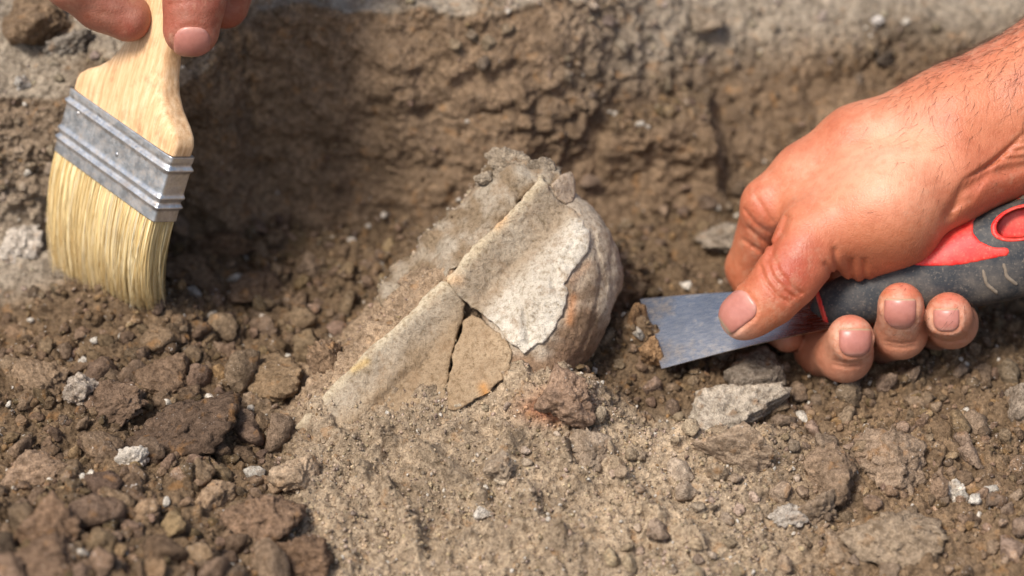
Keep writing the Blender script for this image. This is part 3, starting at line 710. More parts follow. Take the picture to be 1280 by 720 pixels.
# ------------------------------------------------------------------ hands: one continuous body each, grown from a solid field
def mat_skin():
    m = NT('skin'); c = m.coord()
    n1 = m.noise(45, 4, 0.55, c); n2 = m.noise(330, 4, 0.6, c)
    v1 = m.vor(1500, 'F1', 'Distance', c); v2 = m.vor(900, 'DISTANCE_TO_EDGE', 'Distance', c)
    col = m.attr()
    col = m.mix(1.0, col, m.ramp(n1, [(0.3, (0.86, 0.72, 0.67)), (0.5, (1, 1, 1)), (0.72, (1.10, 1.13, 1.16))]), 'MULTIPLY')
    col = m.mix(1.0, col, m.ramp(n2, [(0.3, (0.90, 0.84, 0.80)), (0.5, (1, 1, 1)), (0.7, (1.05, 1.06, 1.07))]), 'MULTIPLY')
    du = m.ramp(m.math('ADD', m.math('MULTIPLY', m.noise(240, 5, 0.7, c), 0.6), m.math('MULTIPLY', m.noise(30, 2, 0.5, c), 0.4)), [(0.52, 0.0), (0.66, 1.0)])
    col = m.mix(m.math('MULTIPLY', du, 0.38), col, tuple(lin(190, 152, 122)))
    b = m.bump(m.ramp(v2, [(0.0, 0.0), (0.12, 1.0)]), 0.14, 0.0003); b = m.bump(v1, 0.30, 0.00025, b); b = m.bump(n2, 0.28, 0.0007, b); b = m.bump(m.noise(1500, 3, 0.6, c), 0.35, 0.00025, b)
    wv = m.n('TexWave'); wv.inputs['Scale'].default_value = 170; wv.inputs['Distortion'].default_value = 14; wv.inputs['Detail'].default_value = 3; wv.inputs['Detail Scale'].default_value = 1.2; m.l(c, wv.inputs['Vector'])
    b = m.bump(wv.outputs['Fac'], 0.07, 0.0006, b)
    mm = m.done(col, m.ramp(n2, [(0.3, 0.42), (0.7, 0.56)]), b, 0.45)
    m.b.inputs['Subsurface Weight'].default_value = 0.09; m.b.inputs['Subsurface Radius'].default_value = (1.0, 0.35, 0.2)
    m.b.inputs['Subsurface Scale'].default_value = 0.0035
    return mm
def mat_nail():
    m = NT('fingernail'); c = m.coord(); n = m.noise(500, 3, 0.5, c)
    col = m.mix(1.0, m.attr(), m.ramp(n, [(0.3, (0.92, 0.88, 0.86)), (0.7, (1.05, 1.05, 1.05))]), 'MULTIPLY')
    mm = m.done(col, 0.36, m.bump(n, 0.15, 0.0003), 0.45); m.b.inputs['Subsurface Weight'].default_value = 0.15
    m.b.inputs['Subsurface Radius'].default_value = (1, 0.4, 0.25); m.b.inputs['Subsurface Scale'].default_value = 0.002
    return mm
M_SKIN, M_NAIL = mat_skin(), mat_nail()
M_HAIR = NT('dark_hair').done(tuple(lin(78, 52, 34)), 0.5, None, 0.3)
class Field:
    def __init__(s, lo, hi, h):
        s.lo, s.h = np.array(lo, float), h; s.ax = [np.arange(lo[i], hi[i], h, dtype=np.float32) for i in range(3)]
        s.shape = tuple(len(a) for a in s.ax)
    def blank(s): return np.full(s.shape, 40.0, np.float32)
    def cone(s, F, a, ra, b, rb, k, mar=14):
        """smoothly add a tapering limb segment"""
        a, b = np.asarray(a, float), np.asarray(b, float); m = max(ra, rb) + mar
        lo, hi = np.minimum(a, b) - m, np.maximum(a, b) + m
        sl = tuple(slice(max(0, int((lo[i] - s.lo[i]) / s.h)), max(0, min(s.shape[i], int((hi[i] - s.lo[i]) / s.h) + 1))) for i in range(3))
        x = s.ax[0][sl[0]][:, None, None]; y = s.ax[1][sl[1]][None, :, None]; z = s.ax[2][sl[2]][None, None, :]
        if 0 in (x.size, y.size, z.size): return
        d = (b - a).astype(np.float32); dd = float(d @ d) + 1e-9
        t = np.clip(((x - np.float32(a[0])) * d[0] + (y - np.float32(a[1])) * d[1] + (z - np.float32(a[2])) * d[2]) / dd, 0, 1)
        r = np.sqrt((x - a[0] - t * d[0]) ** 2 + (y - a[1] - t * d[1]) ** 2 + (z - a[2] - t * d[2]) ** 2) - (ra + (rb - ra) * t)
        F[sl] = smin(F[sl], r.astype(np.float32), k) if k > 0 else np.minimum(F[sl], r)
    def chain(s, F, nodes, k):
        for n0, n1 in zip(nodes[:-1], nodes[1:]):
            s.cone(F, px2c(*n0[:3]), n0[3], px2c(*n1[:3]), n1[3], k)
    def pixels(s):
        G = np.meshgrid(*s.ax, indexing='ij'); k = np.float32(MMPX * 1e3) * (1 + G[2] / np.float32(DIST * 1e3)); return 640 + G[0] / k, 360 - G[1] / k, G[2]
def nail_reg(x, y, n):
    """distance (px) to a nail outline: squarish at the free edge, round at the root; n = cx, cy, half width, half length, ux, uy (towards free edge)"""
    cx, cy, hw, hl, ux, uy = n; L = math.hypot(ux, uy); ux, uy = ux / L, uy / L
    l = (x - cx) * ux + (y - cy) * uy; w = (x - cx) * -uy + (y - cy) * ux
    a = np.abs(w) - hw; b = np.where(l > 0, l - hl, -l - hl); r = hw * 0.75
    rr = np.where(l > 0, 4.0, r); qa, qb = a + rr, b + rr
    return np.hypot(np.maximum(qa, 0), np.maximum(qb, 0)) + np.minimum(np.maximum(qa, qb), 0) - rr, l
def build_hand(root, lo, hi, h, base, kb, fingers, kf, nails, creases, bulges, tonefn, wide=4.0):
    Fd = Field(lo, hi, h); F = Fd.blank()
    for ch in base: Fd.chain(F, ch, kb)
    out = F.copy()
    for ch in fingers:
        g = Fd.blank(); Fd.chain(g, ch, kf); out = np.minimum(out, smin(F, g, wide))
    x, y, z = Fd.pixels()
    for pts, w, amp, z0, z1 in creases:                       # carved folds
        near = np.abs(out) < 4
        d = seg(x[near], y[near], pts); zz = z[near]
        out[near] += (amp * np.exp(-(d / w) ** 2) * ((zz > z0) & (zz < z1))).astype(np.float32)
    for n, z0, z1 in nails:                                   # nails lie in a shallow bed with a raised fold
        m = (np.abs(out) < 4) & (z > z0) & (z < z1) & (np.abs(x - n[0]) < 60) & (np.abs(y - n[1]) < 60)
        d, l = nail_reg(x[m], y[m], n)
        out[m] += (0.55 * np.exp(-((d - 0.5) / 1.8) ** 2) - 0.35 * np.exp(-((d - 5) / 3) ** 2) * (l < n[3] * 0.6)).astype(np.float32)
    v, q = surface_nets(out, Fd.lo, h); v = relax(v, q, 2, 0.5)
    k = MMPX * 1e3 * (1 + v[:, 2] / (DIST * 1e3)); vx, vy = 640 + v[:, 0] / k, 360 - v[:, 1] / k
    body = part('skin', c2w(v), q, M_SKIN, root, True, tonefn(vx, vy, v[:, 2]))
    for n, z0, z1 in nails:
        c = px2c(n[0], n[1], (z0 + z1) / 2); rad = 0.33 * (max(n[2], n[3]) + 4)
        l2 = np.array([c[0] - rad, c[1] - rad, z0]); h2 = np.array([c[0] + rad, c[1] + rad, z1])
        i0 = ((l2 - Fd.lo) / h).astype(int).clip(0); i1 = np.minimum(((h2 - Fd.lo) / h).astype(int) + 2, out.shape)
        sub = out[i0[0]:i1[0], i0[1]:i1[1], i0[2]:i1[2]]
        up = 2                                               # resample the skin field finer for the nail
        ax = [np.linspace(0, s_ - 1, (s_ - 1) * up + 1) for s_ in sub.shape]
        for a_ in range(3):
            j = np.floor(ax[a_]).astype(int).clip(0, sub.shape[a_] - 2); t = (ax[a_] - j).reshape([-1 if q_ == a_ else 1 for q_ in range(3)])
            sub = np.take(sub, j, a_) * (1 - t) + np.take(sub, j + 1, a_) * t
        o2 = Fd.lo + i0 * h; hh = h / up
        G = np.stack(np.meshgrid(*[o2[a_] + np.arange(sub.shape[a_]) * hh for a_ in range(3)], indexing='ij'), -1)
        gx_, gy_ = gpx(G); d, l = nail_reg(gx_, gy_, n)
        f = smax(np.maximum(sub - 0.42, -(sub + 0.9)), d * 0.31, 0.35)
        f = np.where((G[..., 2] > z1), 5, f)
        nv, nq = surface_nets(f.astype(np.float32), o2, hh)
        nv = relax(nv, nq, 3, 0.5); nx_, ny_ = gpx(nv); d, l = nail_reg(nx_, ny_, n)
        edge = sstep(n[3] * 0.80, n[3] * 0.95, l)[:, None]; lun = sstep(-n[3] * 0.5, -n[3] * 0.9, l)[:, None] * 0.5
        pink = lin(176, 116, 102); cl_ = pink * (1 - lun) + lin(202, 152, 134) * lun; cl_ = cl_ * (1 - edge) + lin(176, 150, 122) * edge
        part('fingernail', c2w(nv), nq, M_NAIL, root, True, cl_)
    return body, v, q
def C(*a): return a
# the hand on the putty knife
hand = thing('hand', 'bare tanned hand gripping the putty knife, thumb pressed on the blade', 'hand', P(1060, 470, 10))
base = [
 [C(1190,166,14,24), C(1240,150,16,26.5), C(1480,20,10,35)],
 [C(1190,152,10,21), C(1075,188,16,17), C(1010,222,18,13), C(962,256,19,10.5)],
 [C(1190,156,22,21), C(1085,188,32,15), C(985,240,38,11)],
 [C(1195,170,34,18), C(1005,250,54,10)],
 [C(1200,190,40,16), C(1040,275,64,9)],
 [C(1180,215,2,19), C(1105,258,-4,20), C(1018,294,-4,13.5)],
 [C(1118,284,4,17), C(1074,314,4,12)],
 [C(1020,262,8,13), C(1075,235,8,17)],
 [C(1245,205,8,16), C(1185,225,4,17)],
]
fingers = [
 [C(1022,292,-4,14), C(1004,318,-7,12.6), C(984,346,-9,12.0), C(962,372,-8,10.6), C(938,390,-6,9.4), C(927,397,-5,8.6)],
 [C(962,256,19,10.6), C(938,335,44,9.6), C(958,398,44,8.2), C(984,421,28,6.4)],
 [C(985,240,38,11), C(1000,365,60,10), C(1026,438,34,10), C(1056,443,12,10.4), C(1063,423,0,9.3)],
 [C(1005,250,54,10), C(1062,352,66,10), C(1104,425,38,9.8), C(1126,416,10,9.7), C(1126,382,-6,9.0)],
 [C(1040,275,64,9), C(1120,352,66,9), C(1172,408,36,9), C(1190,404,10,9.4), C(1186,395,-5,9.3)],
]
nails = [((920,388,21,25,-0.80,0.60), -30, -4), ((1069,428,20.5,17.5,0.02,-1), -30, -2), ((1125,392,20,19,0.02,-1), -40, -8), ((1183,400,16.5,14.5,0,-1), -40, -6)]
CR = []
for o in (0, 9, 17):                                          # folds over the thumb joint
    CR.append(([(951 + o * 0.9, 334 - o * 0.9), (957 + o, 352 - o * 0.7), (972 + o, 370 - o * 0.7), (984 + o, 377 - o * 0.6)], 2.5, 1.1, -40, 4))
for a_ in ([(1043,312),(1046,335),(1052,352)], [(1063,325),(1066,352)], [(1080,325),(1082,352)], [(1031,330),(1042,345)]):
    CR.append((a_, 3.0, 1.25, -40, 12))
CR.append(([(984,272),(978,290),(968,306),(962,322)], 4.0, 1.4, -20, 40))         # fold between thumb and index
for a_ in ([(936,285),(952,300),(964,306)], [(931,262),(945,280),(960,290)], [(940,308),(955,318)], [(930,300),(948,312)], [(944,244),(955,262),(964,276)]):
    CR.append((a_, 2.4, 0.8, -10, 40))
for k_ in range(5):                                           # wrist folds
    CR.append(([(1190 + 6 * k_, 262 - 3 * k_), (1205 + 9 * k_, 225 - 5 * k_), (1250 + 8 * k_, 200 - 9 * k_), (1300, 195 - 12 * k_)], 2.6, 0.9 - 0.08 * k_, -40, 20))
CR.append(([(1186, 268), (1200, 240), (1235, 218), (1290, 205)], 7.0, 1.5, -40, 20))
for cx_, cy_ in ((1060, 452), (1126, 428), (1188, 420)):
    for o in (0, 5): CR.append(([(cx_ - 18, cy_ + o - 1), (cx_, cy_ + o + 2), (cx_ + 18, cy_ + o - 1)], 2.0, 0.65, -40, 4))
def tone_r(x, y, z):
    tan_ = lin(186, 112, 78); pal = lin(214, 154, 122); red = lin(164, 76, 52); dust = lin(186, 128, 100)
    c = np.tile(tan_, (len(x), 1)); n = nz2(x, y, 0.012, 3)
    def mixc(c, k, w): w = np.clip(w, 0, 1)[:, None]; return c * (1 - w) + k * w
    c = mixc(c, pal, 0.9 * np.exp(-(((x - 1110) / 75) ** 2 + ((y - 205) / 55) ** 2)) + 0.25 * n)  # back of the hand painted paler, its highlight put into the skin colour
    c = mixc(c, red, 0.95 * np.exp(-((x - 990) / 46) ** 2 - ((y - 340) / 44) ** 2) + 0.5 * np.exp(-((x - 945) / 26) ** 2 - ((y - 265) / 40) ** 2))  # thumb shading painted in as darker, redder skin; index knuckle reddened as well
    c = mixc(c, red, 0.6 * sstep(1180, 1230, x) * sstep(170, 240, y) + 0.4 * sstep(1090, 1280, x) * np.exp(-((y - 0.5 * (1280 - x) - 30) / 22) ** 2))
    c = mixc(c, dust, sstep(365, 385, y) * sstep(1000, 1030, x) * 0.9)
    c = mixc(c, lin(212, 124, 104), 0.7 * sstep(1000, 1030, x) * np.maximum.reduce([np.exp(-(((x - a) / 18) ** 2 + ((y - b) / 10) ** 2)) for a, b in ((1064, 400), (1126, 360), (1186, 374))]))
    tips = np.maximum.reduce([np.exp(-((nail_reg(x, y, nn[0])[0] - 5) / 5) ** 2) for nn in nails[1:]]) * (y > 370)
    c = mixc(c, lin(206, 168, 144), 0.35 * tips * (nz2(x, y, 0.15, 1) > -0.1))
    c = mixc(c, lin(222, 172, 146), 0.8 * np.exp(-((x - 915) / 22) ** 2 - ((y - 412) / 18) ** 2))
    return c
lo_h = px2c(880, 490, 0); hi_h = px2c(1440, -60, 0)
body, hv2, hq2 = build_hand(hand, [lo_h[0], lo_h[1], -45], [hi_h[0], hi_h[1], 92], 0.72, base, 8.0, fingers, 4.0, nails, CR, [], tone_r, 5.0)
# hair on the forearm and wrist
hn = vnormals(hv2, hq2); k = MMPX * 1e3 * (1 + hv2[:, 2] / (DIST * 1e3)); hx, hy = 640 + hv2[:, 0] / k, 360 - hv2[:, 1] / k
dens = sstep(1075, 1180, hx) * (0.12 + np.exp(-((hy - (1310 - hx) * 0.52) / 42) ** 2)) * sstep(20, 0, hv2[:, 2] - 18) * (hn[:, 1] > -0.2)
dens += sstep(1190, 1250, hx) * np.exp(-((hy - (1330 - hx) * 0.5 - 70) / 50) ** 2) * 0.5 * (hn[:, 2] < 0.2)
NHR = 1300; ids = rng.choice(len(hv2), NHR, p=dens / dens.sum())
rt = hv2[ids]; nn_ = hn[ids]; along = np.array([-0.55, -0.75, -0.1]); along = along - nn_ * (nn_ @ along)[:, None]
along += rng.normal(0, 0.30, (NHR, 3)); along -= nn_ * (along * nn_).sum(1)[:, None] ; along /= np.linalg.norm(along, axis=1, keepdims=True)
ln = rng.uniform(3.5, 11, NHR)[:, None]; SGH = 7; cur = np.cross(nn_, along) * rng.normal(0, 0.35, (NHR, 1))
th = np.linspace(0, 1, SGH)[None, :, None]
pth = rt[:, None] + ln[:, None] * (th * along[:, None] + nn_[:, None] * (0.42 * th - 0.30 * th ** 2) + cur[:, None] * th ** 2)
rdh = (0.062 * (1 - 0.8 * np.linspace(0, 1, SGH)))[None, :, None, None]
an = np.arange(3) * 2.094; sd_ = np.cross(nn_, along)
of = np.cos(an)[None, None, :, None] * nn_[:, None, None] + np.sin(an)[None, None, :, None] * sd_[:, None, None]
vv = c2w((pth[:, :, None] + of * rdh).reshape(-1, 3)); bs_ = (np.arange(NHR) * SGH * 3)[:, None]; qf = []
for s_ in range(SGH - 1):
    for k_ in range(3):
        a_, b_ = s_ * 3 + k_, s_ * 3 + (k_ + 1) % 3; qf.append(bs_ + np.array([[a_, b_, b_ + 3, a_ + 3]]))
ho = part('arm_hair', vv, np.concatenate(qf), M_HAIR, hand); ho['kind'] = 'stuff'
# the hand on the brush
hand2 = thing('hand', 'bare fingertips pinching the wooden handle of the paint brush', 'hand', P(200, 60, 2))
base2 = [
 [C(215,-330,-10,24), C(330,-300,0,17)], [C(200,-420,-20,26), C(215,-330,-10,26)], [C(150,-640,-40,30), C(200,-420,-20,27)],
 [C(215,-330,-10,22), C(318,-235,2,12)], [C(230,-340,0,20), C(345,-250,14,12)], [C(250,-340,8,20), C(360,-280,30,11)], [C(260,-350,14,18), C(362,-310,44,10)],
 [C(190,-330,-16,22), C(110,-210,-20,15)],
]
fingers2 = [
 [C(110,-210,-20,15), C(78,-110,-16,12.5), C(92,-28,-4,11.8), C(128,2,4,10.8), C(160,22,6,9.4)],
 [C(318,-235,2,12), C(268,-120,-8,11.6), C(252,-60,-6,11.2), C(243,0,-4,11.2), C(239,36,-2,10.9)],
 [C(345,-250,14,12), C(306,-130,16,11), C(296,-50,26,10.4), C(281,6,32,9.6)],
 [C(360,-280,30,11), C(330,-150,40,10.5), C(312,-70,52,10), C(290,-30,60,9.4)],
 [C(362,-310,44,10), C(345,-200,62,9), C(322,-120,76,8.6), C(300,-90,82,8)],
]
base2 = [[(a, b, c - 13, r) for a, b, c, r in ch] for ch in base2]; fingers2 = [[(a, b, c - 13, r) for a, b, c, r in ch] for ch in fingers2]
nails2 = [((240,53,23,20,-0.02,1), -50, -16)]
CR2 = [([(212, 6), (240, 0), (268, 4)], 2.4, 0.7, -60, -14), ([(210, -6), (240, -10), (270, -6)], 2.4, 0.6, -60, -14), ([(110, 12), (140, 20), (170, 14)], 2.5, 0.4, -54, -3)]
def tone_l(x, y, z):
    c = np.tile(lin(150, 92, 72), (len(x), 1)); w = sstep(190, 200, x)[:, None] * 0.5; c = c * (1 - w) + lin(158, 82, 62) * w
    w = (0.7 * np.exp(-((x - 172) / 22) ** 2 - ((y - 42) / 14) ** 2))[:, None]; c = c * (1 - w) + lin(166, 84, 66) * w
    w = (0.5 * np.clip(nz2(x, y, 0.05, 4) + 0.2, 0, 1))[:, None]; return c * (1 - w) + lin(168, 126, 106) * w
lo_h = px2c(20, 90, 60); hi_h = px2c(420, -560, 60)
build_hand(hand2, [px2c(-40, 0, 90)[0], px2c(0, 95, 0)[1], -88], [px2c(430, 0, 0)[0], px2c(0, -560, 0)[1], 86], 1.0, base2, 8.0, fingers2, 4.0, nails2, CR2, [], tone_l, 4.0)
# ------------------------------------------------------------------ clods, stones and grit
import bmesh
def soil_object_material():
    m = soil_material('clod_by_colour', island=True); t = m.node_tree
    at = [n for n in t.nodes if n.bl_idname == 'ShaderNodeAttribute'][0]; oi = t.nodes.new('ShaderNodeObjectInfo')
    for l in list(at.outputs['Color'].links): t.links.new(oi.outputs['Color'], l.to_socket)
    return m
M_ROCK = soil_object_material()
def ico(sub):
    b = bmesh.new(); bmesh.ops.create_icosphere(b, subdivisions=sub, radius=1.0)
    v = np.array([x.co for x in b.verts]); f = np.array([[x.index for x in q.verts] for q in b.faces]); b.free(); return v, f
ICO = {k: ico(k) for k in (1, 2, 3, 4, 5)}
def rock_proto(sub, seed, nf=13, rough=0.16, soft=0.025):
    r = np.random.default_rng(seed); v, f = ICO[sub]; n = r.normal(size=(nf, 3)); n /= np.linalg.norm(n, axis=1, keepdims=True)
    d = r.uniform(0.45, 1.0, nf); c = v @ n.T; rad = np.where(c > 0.05, d / np.maximum(c, 0.05), 9.0)
    rad = -soft * np.log(np.exp(-np.minimum(rad, 1.5) / soft).sum(1) + math.exp(-1.25 / soft)); rad = np.clip(rad, 0.3, 1.25)
    p = v * rad[:, None]
    if sub >= 2:
        w = fbm(p * 1.7 + seed * 3.7, 4, 0.6); w2 = fbm(p * 5.5 + seed, 3, 0.65); rdg = 0.5 - np.abs(fbm(p * 2.6 + seed * 1.3, 3)); p = p + v * (rough * w + rough * 0.8 * w2 + rough * 0.6 * rdg)[:, None]
        dd, kk = worley(p * 3.2 + seed); p = p + v * (0.10 * rough / 0.16 * np.sqrt(np.clip(1 - (dd / 0.6) ** 2, 0, 1)) * (kk > 0.4))[:, None]
    if sub >= 4: p = p + v * (0.05 * fbm(p * 11 + seed, 4, 0.7) - 0.035 * np.clip(fbm(p * 7 + seed * 2, 3), 0.15, 1))[:, None]
    return p, f
BIG = [make_mesh('clod', *rock_proto(5, 100 + k, 10 + k % 7, 0.15 + 0.05 * (k % 3)), True) for k in range(10)]
for me in BIG: me.materials.append(M_ROCK)
MIDP = [make_mesh('clod', *rock_proto(3, 300 + k, 10 + k % 7, 0.17 + 0.04 * (k % 3)), True) for k in range(14)]
for me in MIDP: me.materials.append(M_ROCK)
from mathutils import Euler
def rock(px, py, rx, ry, col, label, seed, cat='soil clod', name='soil_clod', group=None, flat=None, dep=None, mesh=None, sink=0.35, rot=None):
    k = MMPX * (DIST * 1e3 + 15) / (DIST * 1e3)
    if dep is None: v, n, i = on_ground(px, py + 0.35 * ry)
    else: v, n = P(px, py, dep), np.array([0, 0, 1.0])
    o = link(name, mesh or BIG[seed % len(BIG)], None); r = np.random.default_rng(seed)
    sx, sz = rx * k * 1.15, ry * k * 1.35; sy = (sx + sz) * 0.5 if flat is None else flat
    o.scale = (sx, sy, sz)
    o.rotation_euler = (r.uniform(-0.25, 0.25), r.uniform(-0.3, 0.3) if rot is None else rot, r.uniform(-0.5, 0.5))
    o.location = v + n * min(sx, sz) * (1 - 2 * sink) * 0.6 if dep is None else v
    col = np.asarray(col); col = 0.72 * col + 0.28 * col.mean() * np.array([1.18, 1.0, 0.80]); o.color = (*col, 1); tag(o, label, cat, group); return o
br = lin(128, 98, 70); dk = lin(98, 76, 58); tn = lin(160, 132, 102); gy = lin(165, 154, 140); wh = lin(204, 194, 178); rd = lin(150, 92, 66); oc = lin(142, 114, 80)
U = [ # px, py, half w, half h, colour, label
 (905, 508, 58, 30, lin(172,158,138), 'jagged pale grey broken rock below the knife blade'),
 (912, 558, 52, 26, lin(164,138,110), 'flat tan clod with an orange fleck below the jagged grey rock'),
 (1118, 578, 38, 31, lin(150,124,98), 'rounded tan clod standing alone on the right crumbs'),
 (952, 468, 34, 32, lin(126,112,96), 'dark upright slab of earth tucked behind the jagged grey rock'),
 (1192, 613, 13, 16, wh, 'small white chip right of the rounded tan clod'),
 (1112, 662, 40, 20, lin(156,133,105), 'broad ochre clod near the lower right edge'),
 (1040, 588, 34, 25, lin(138,112,86), 'lumpy brown clod left of the rounded tan clod'),
 (1027, 627, 22, 18, lin(150,126,100), 'small tan clod just above the broad ochre clod'),
 (985, 640, 22, 12, gy, 'greyish crumb with white flecks in the lower right'),
 (797, 398, 12, 22, lin(140,104,66), 'brown clod stuck against the tip of the knife blade'),
 (815, 440, 12, 17, lin(156,116,72), 'ochre crumb hanging on the lower corner of the knife blade'),
 (696, 492, 36, 22, lin(150,118,92), 'reddish crumbly lump against the foot of the bone'),
 (268, 302, 62, 15, lin(122,92,64), 'long flat slab of earth at the foot of the trench wall'),
 (375, 592, 22, 21, lin(176,148,116), 'pale tan clod at the left edge of the soil mound'),
 (409, 440, 18, 23, lin(140,110,80), 'upright brown chip left of the bone'),
 (225, 530, 52, 32, dk, 'large dark wedge of earth in the left spoil'),
 (345, 470, 42, 22, oc, 'rusty brown clod lying left of the bone slab'),
 (170, 572, 16, 15, wh, 'white lump in the left spoil'),
 (103, 482, 21, 20, lin(170,154,136), 'pale grey crumb in the left spoil under the brush'),
 (270, 612, 22, 18, lin(154,124,92), 'tan crumb below the dark wedge of earth'),
 (50, 585, 36, 22, lin(150,120,92), 'big blurred tan clod near the left edge'),
 (62, 660, 40, 28, lin(134,102,74), 'big blurred brown clod in the lower left corner'),
 (150, 500, 34, 20, lin(118,92,70), 'brown clod under the pale grey crumb'),
 (215, 470, 30, 20, lin(128,100,74), 'lumpy clod below the brush bristles'),
 (45, 470, 40, 22, lin(142,115,86), 'crumbling ochre clod at the left edge'),
 (22, 300, 22, 22, lin(196,184,168), 'smooth pale stone on the left ledge beside the bristles'),
 (45, 20, 44, 26, lin(128,102,74), 'large rough clod on the ledge in the top left corner'),
 (92, 48, 26, 12, lin(150,140,126), 'small grey clod on the ledge above the brush'),
 (30, 102, 9, 10, lin(190,184,174), 'tiny grey pebble on the top left ledge'),
 (312, 350, 34, 18, lin(116,90,66), 'dark clod on the trench floor left of the bone'),
 (240, 335, 40, 18, lin(118,92,66), 'dark flat clod right of the brush bristles'),
 (385, 330, 18, 13, lin(128,104,80), 'small clod where trench floor meets the wall'),
 (640, 206, 26, 12, lin(150,133,110), 'grey crust of soil on the very top of the bone'),
 (609, 224, 11, 9, lin(152,136,114), 'small grey pebble on the top left edge of the bone'),
 (680, 208, 15, 9, lin(150,134,112), 'small grey crumb beside the crust on top of the bone'),
 (905, 292, 26, 18, lin(150,134,114), 'pale blurred clod just left of the hand'),
 (880, 22, 26, 12, lin(140,122,100), 'blurred clod on the trench rim near the top edge'),
 (1108, 72, 11, 9, lin(96,82,68), 'dark pebble on the trench rim above the forearm'),
 (1097, 24, 9, 5, lin(206,200,192), 'white pebble on the trench rim'),
 (1270, 492, 16, 26, lin(150,132,112), 'tan stone at the right edge below the handle'),
 (600, 640, 10, 8, wh, 'white crumb on the soil mound in front'),
 (625, 580, 18, 12, lin(166,144,118), 'low pale lump on the soil mound below the shard'),
 (740, 560, 26, 18, lin(158,136,112), 'pale crumbly lump right of the reddish lump'),
 (60, 706, 40, 20, lin(120,92,68), 'brown clod cut by the lower left corner'),
 (380, 692, 28, 22, lin(126,96,70), 'brown clod at the bottom edge left of the mound'),
 (330, 640, 30, 26, lin(132,102,76), 'brown clod above the bottom edge left of the mound'),
 (210, 640, 40, 28, lin(124,96,72), 'wide brown clod low in the left spoil'),
]
for k_, (px, py, a, b, c, lab) in enumerate(U):
    dp = {9: 26, 10: 17, 32: 14, 33: 13, 34: 13}.get(k_)
    rock(px, py, a, b, c, lab, 900 + k_, dep=dp, cat='stone' if ('stone' in lab or 'pebble' in lab or 'rock' in lab) else 'soil clod',
         name='stone' if ('stone' in lab or 'pebble' in lab or 'rock' in lab) else 'soil_clod', flat=0.006 if k_ == 1 else (0.007 if k_ == 12 else None))
# clods nobody could name one by one, lying together in groups
taken = [(u[0], u[1], max(u[2], u[3])) for u in U]
ZN = [ # box in the photo, how many, sizes (px), colour, label, group
 ((0, 400, 420, 720), 120, (6, 24), br, 'small brown soil clod in the loose spoil left of the mound', 'loose clods left of the mound'),
 ((760, 440, 1280, 720), 105, (5, 17), lin(146, 120, 94), 'small tan crumb of earth right of the mound', 'loose crumbs right of the mound'),
 ((190, 270, 480, 400), 34, (6, 16), lin(112, 86, 64), 'small dark clod on the trench floor by the wall', 'clods along the trench floor'),
 ((730, 220, 930, 420), 26, (5, 13), lin(132, 108, 84), 'small clod on the trench floor behind the blade', 'clods behind the knife blade'),
 ((0, 0, 90, 260), 12, (3, 9), lin(130, 112, 92), 'small clod on the left ledge', 'clods on the left ledge'),
 ((560, 0, 1120, 120), 26, (4, 11), lin(138, 120, 100), 'small blurred clod on the trench rim', 'clods on the trench rim'),
 ((560, 500, 760, 600), 16, (4, 9), lin(166, 148, 124), 'small pale crumb at the foot of the bone', 'crumbs at the foot of the bone'),
]
ANC = [(u[0], u[1], n) for u, n in zip([U[i] for i in (0, 1, 2, 5, 4, 11, 12, 13, 14, 15, 16, 17, 18, 20, 21, 25, 26, 35, 37, 38, 39)],
    ('jagged grey rock', 'flat tan clod', 'rounded tan clod', 'broad ochre clod', 'white chip', 'reddish lump', 'long flat slab of earth', 'pale clod by the mound',
     'upright brown chip', 'dark wedge of earth', 'rusty brown clod', 'white lump', 'pale grey crumb', 'big blurred tan clod', 'big blurred brown clod', 'smooth ledge stone',
     'large rough ledge clod', 'blurred clod by the hand', 'dark rim pebble', 'white rim pebble', 'right edge stone'))]
ANC += [(812, 420, 'tip of the knife blade'), (130, 382, 'brush bristles'), (650, 200, 'top of the bone'), (600, 500, 'bone shard'), (1060, 465, 'fingers on the knife')]
ORD = ['nearest', 'second nearest', 'third nearest', 'fourth nearest', 'fifth nearest', 'sixth nearest', 'seventh nearest', 'eighth nearest', 'ninth nearest', 'tenth nearest', 'eleventh nearest', 'twelfth nearest'] + ['thirteenth nearest', 'fourteenth nearest', 'fifteenth nearest', 'sixteenth nearest', 'seventeenth nearest', 'eighteenth nearest', 'nineteenth nearest', 'twentieth nearest'] + ['far'] * 40
small = []
for (x0, y0, x1, y1), cnt, (s0, s1), c, lab, grp in ZN:
    made = tries = 0
    while made < cnt and tries < cnt * 30:
        tries += 1; px, py = rng.uniform(x0, x1), rng.uniform(y0, y1)
        _, _, gi = on_ground(px, py)
        if x0 == 0 and y0 == 400 and compact[gi] > 0.5: continue
        s = s0 * (s1 / s0) ** (rng.random() ** 1.7)
        if any(math.hypot(px - a, py - b) < r_ * 0.6 + s * 0.55 for a, b, r_ in taken): continue
        taken.append((px, py, s)); cc_ = (0.45 * c + 0.6 * tone[gi]) * rng.uniform(0.8, 1.25) * np.array([1, rng.uniform(0.95, 1.05), rng.uniform(0.88, 1.12)])
        o = rock(px, py, s * rng.uniform(0.85, 1.2), s * rng.uniform(0.65, 1.0), cc_, lab, int(rng.integers(1e6)), group=grp, mesh=MIDP[int(rng.integers(len(MIDP)))], sink=0.3, rot=rng.uniform(-3, 3)); made += 1
        small.append((px, py, s, o, lab.split(' ')[1] if lab.split(' ')[1] in ('brown', 'tan', 'dark', 'pale') else ''))
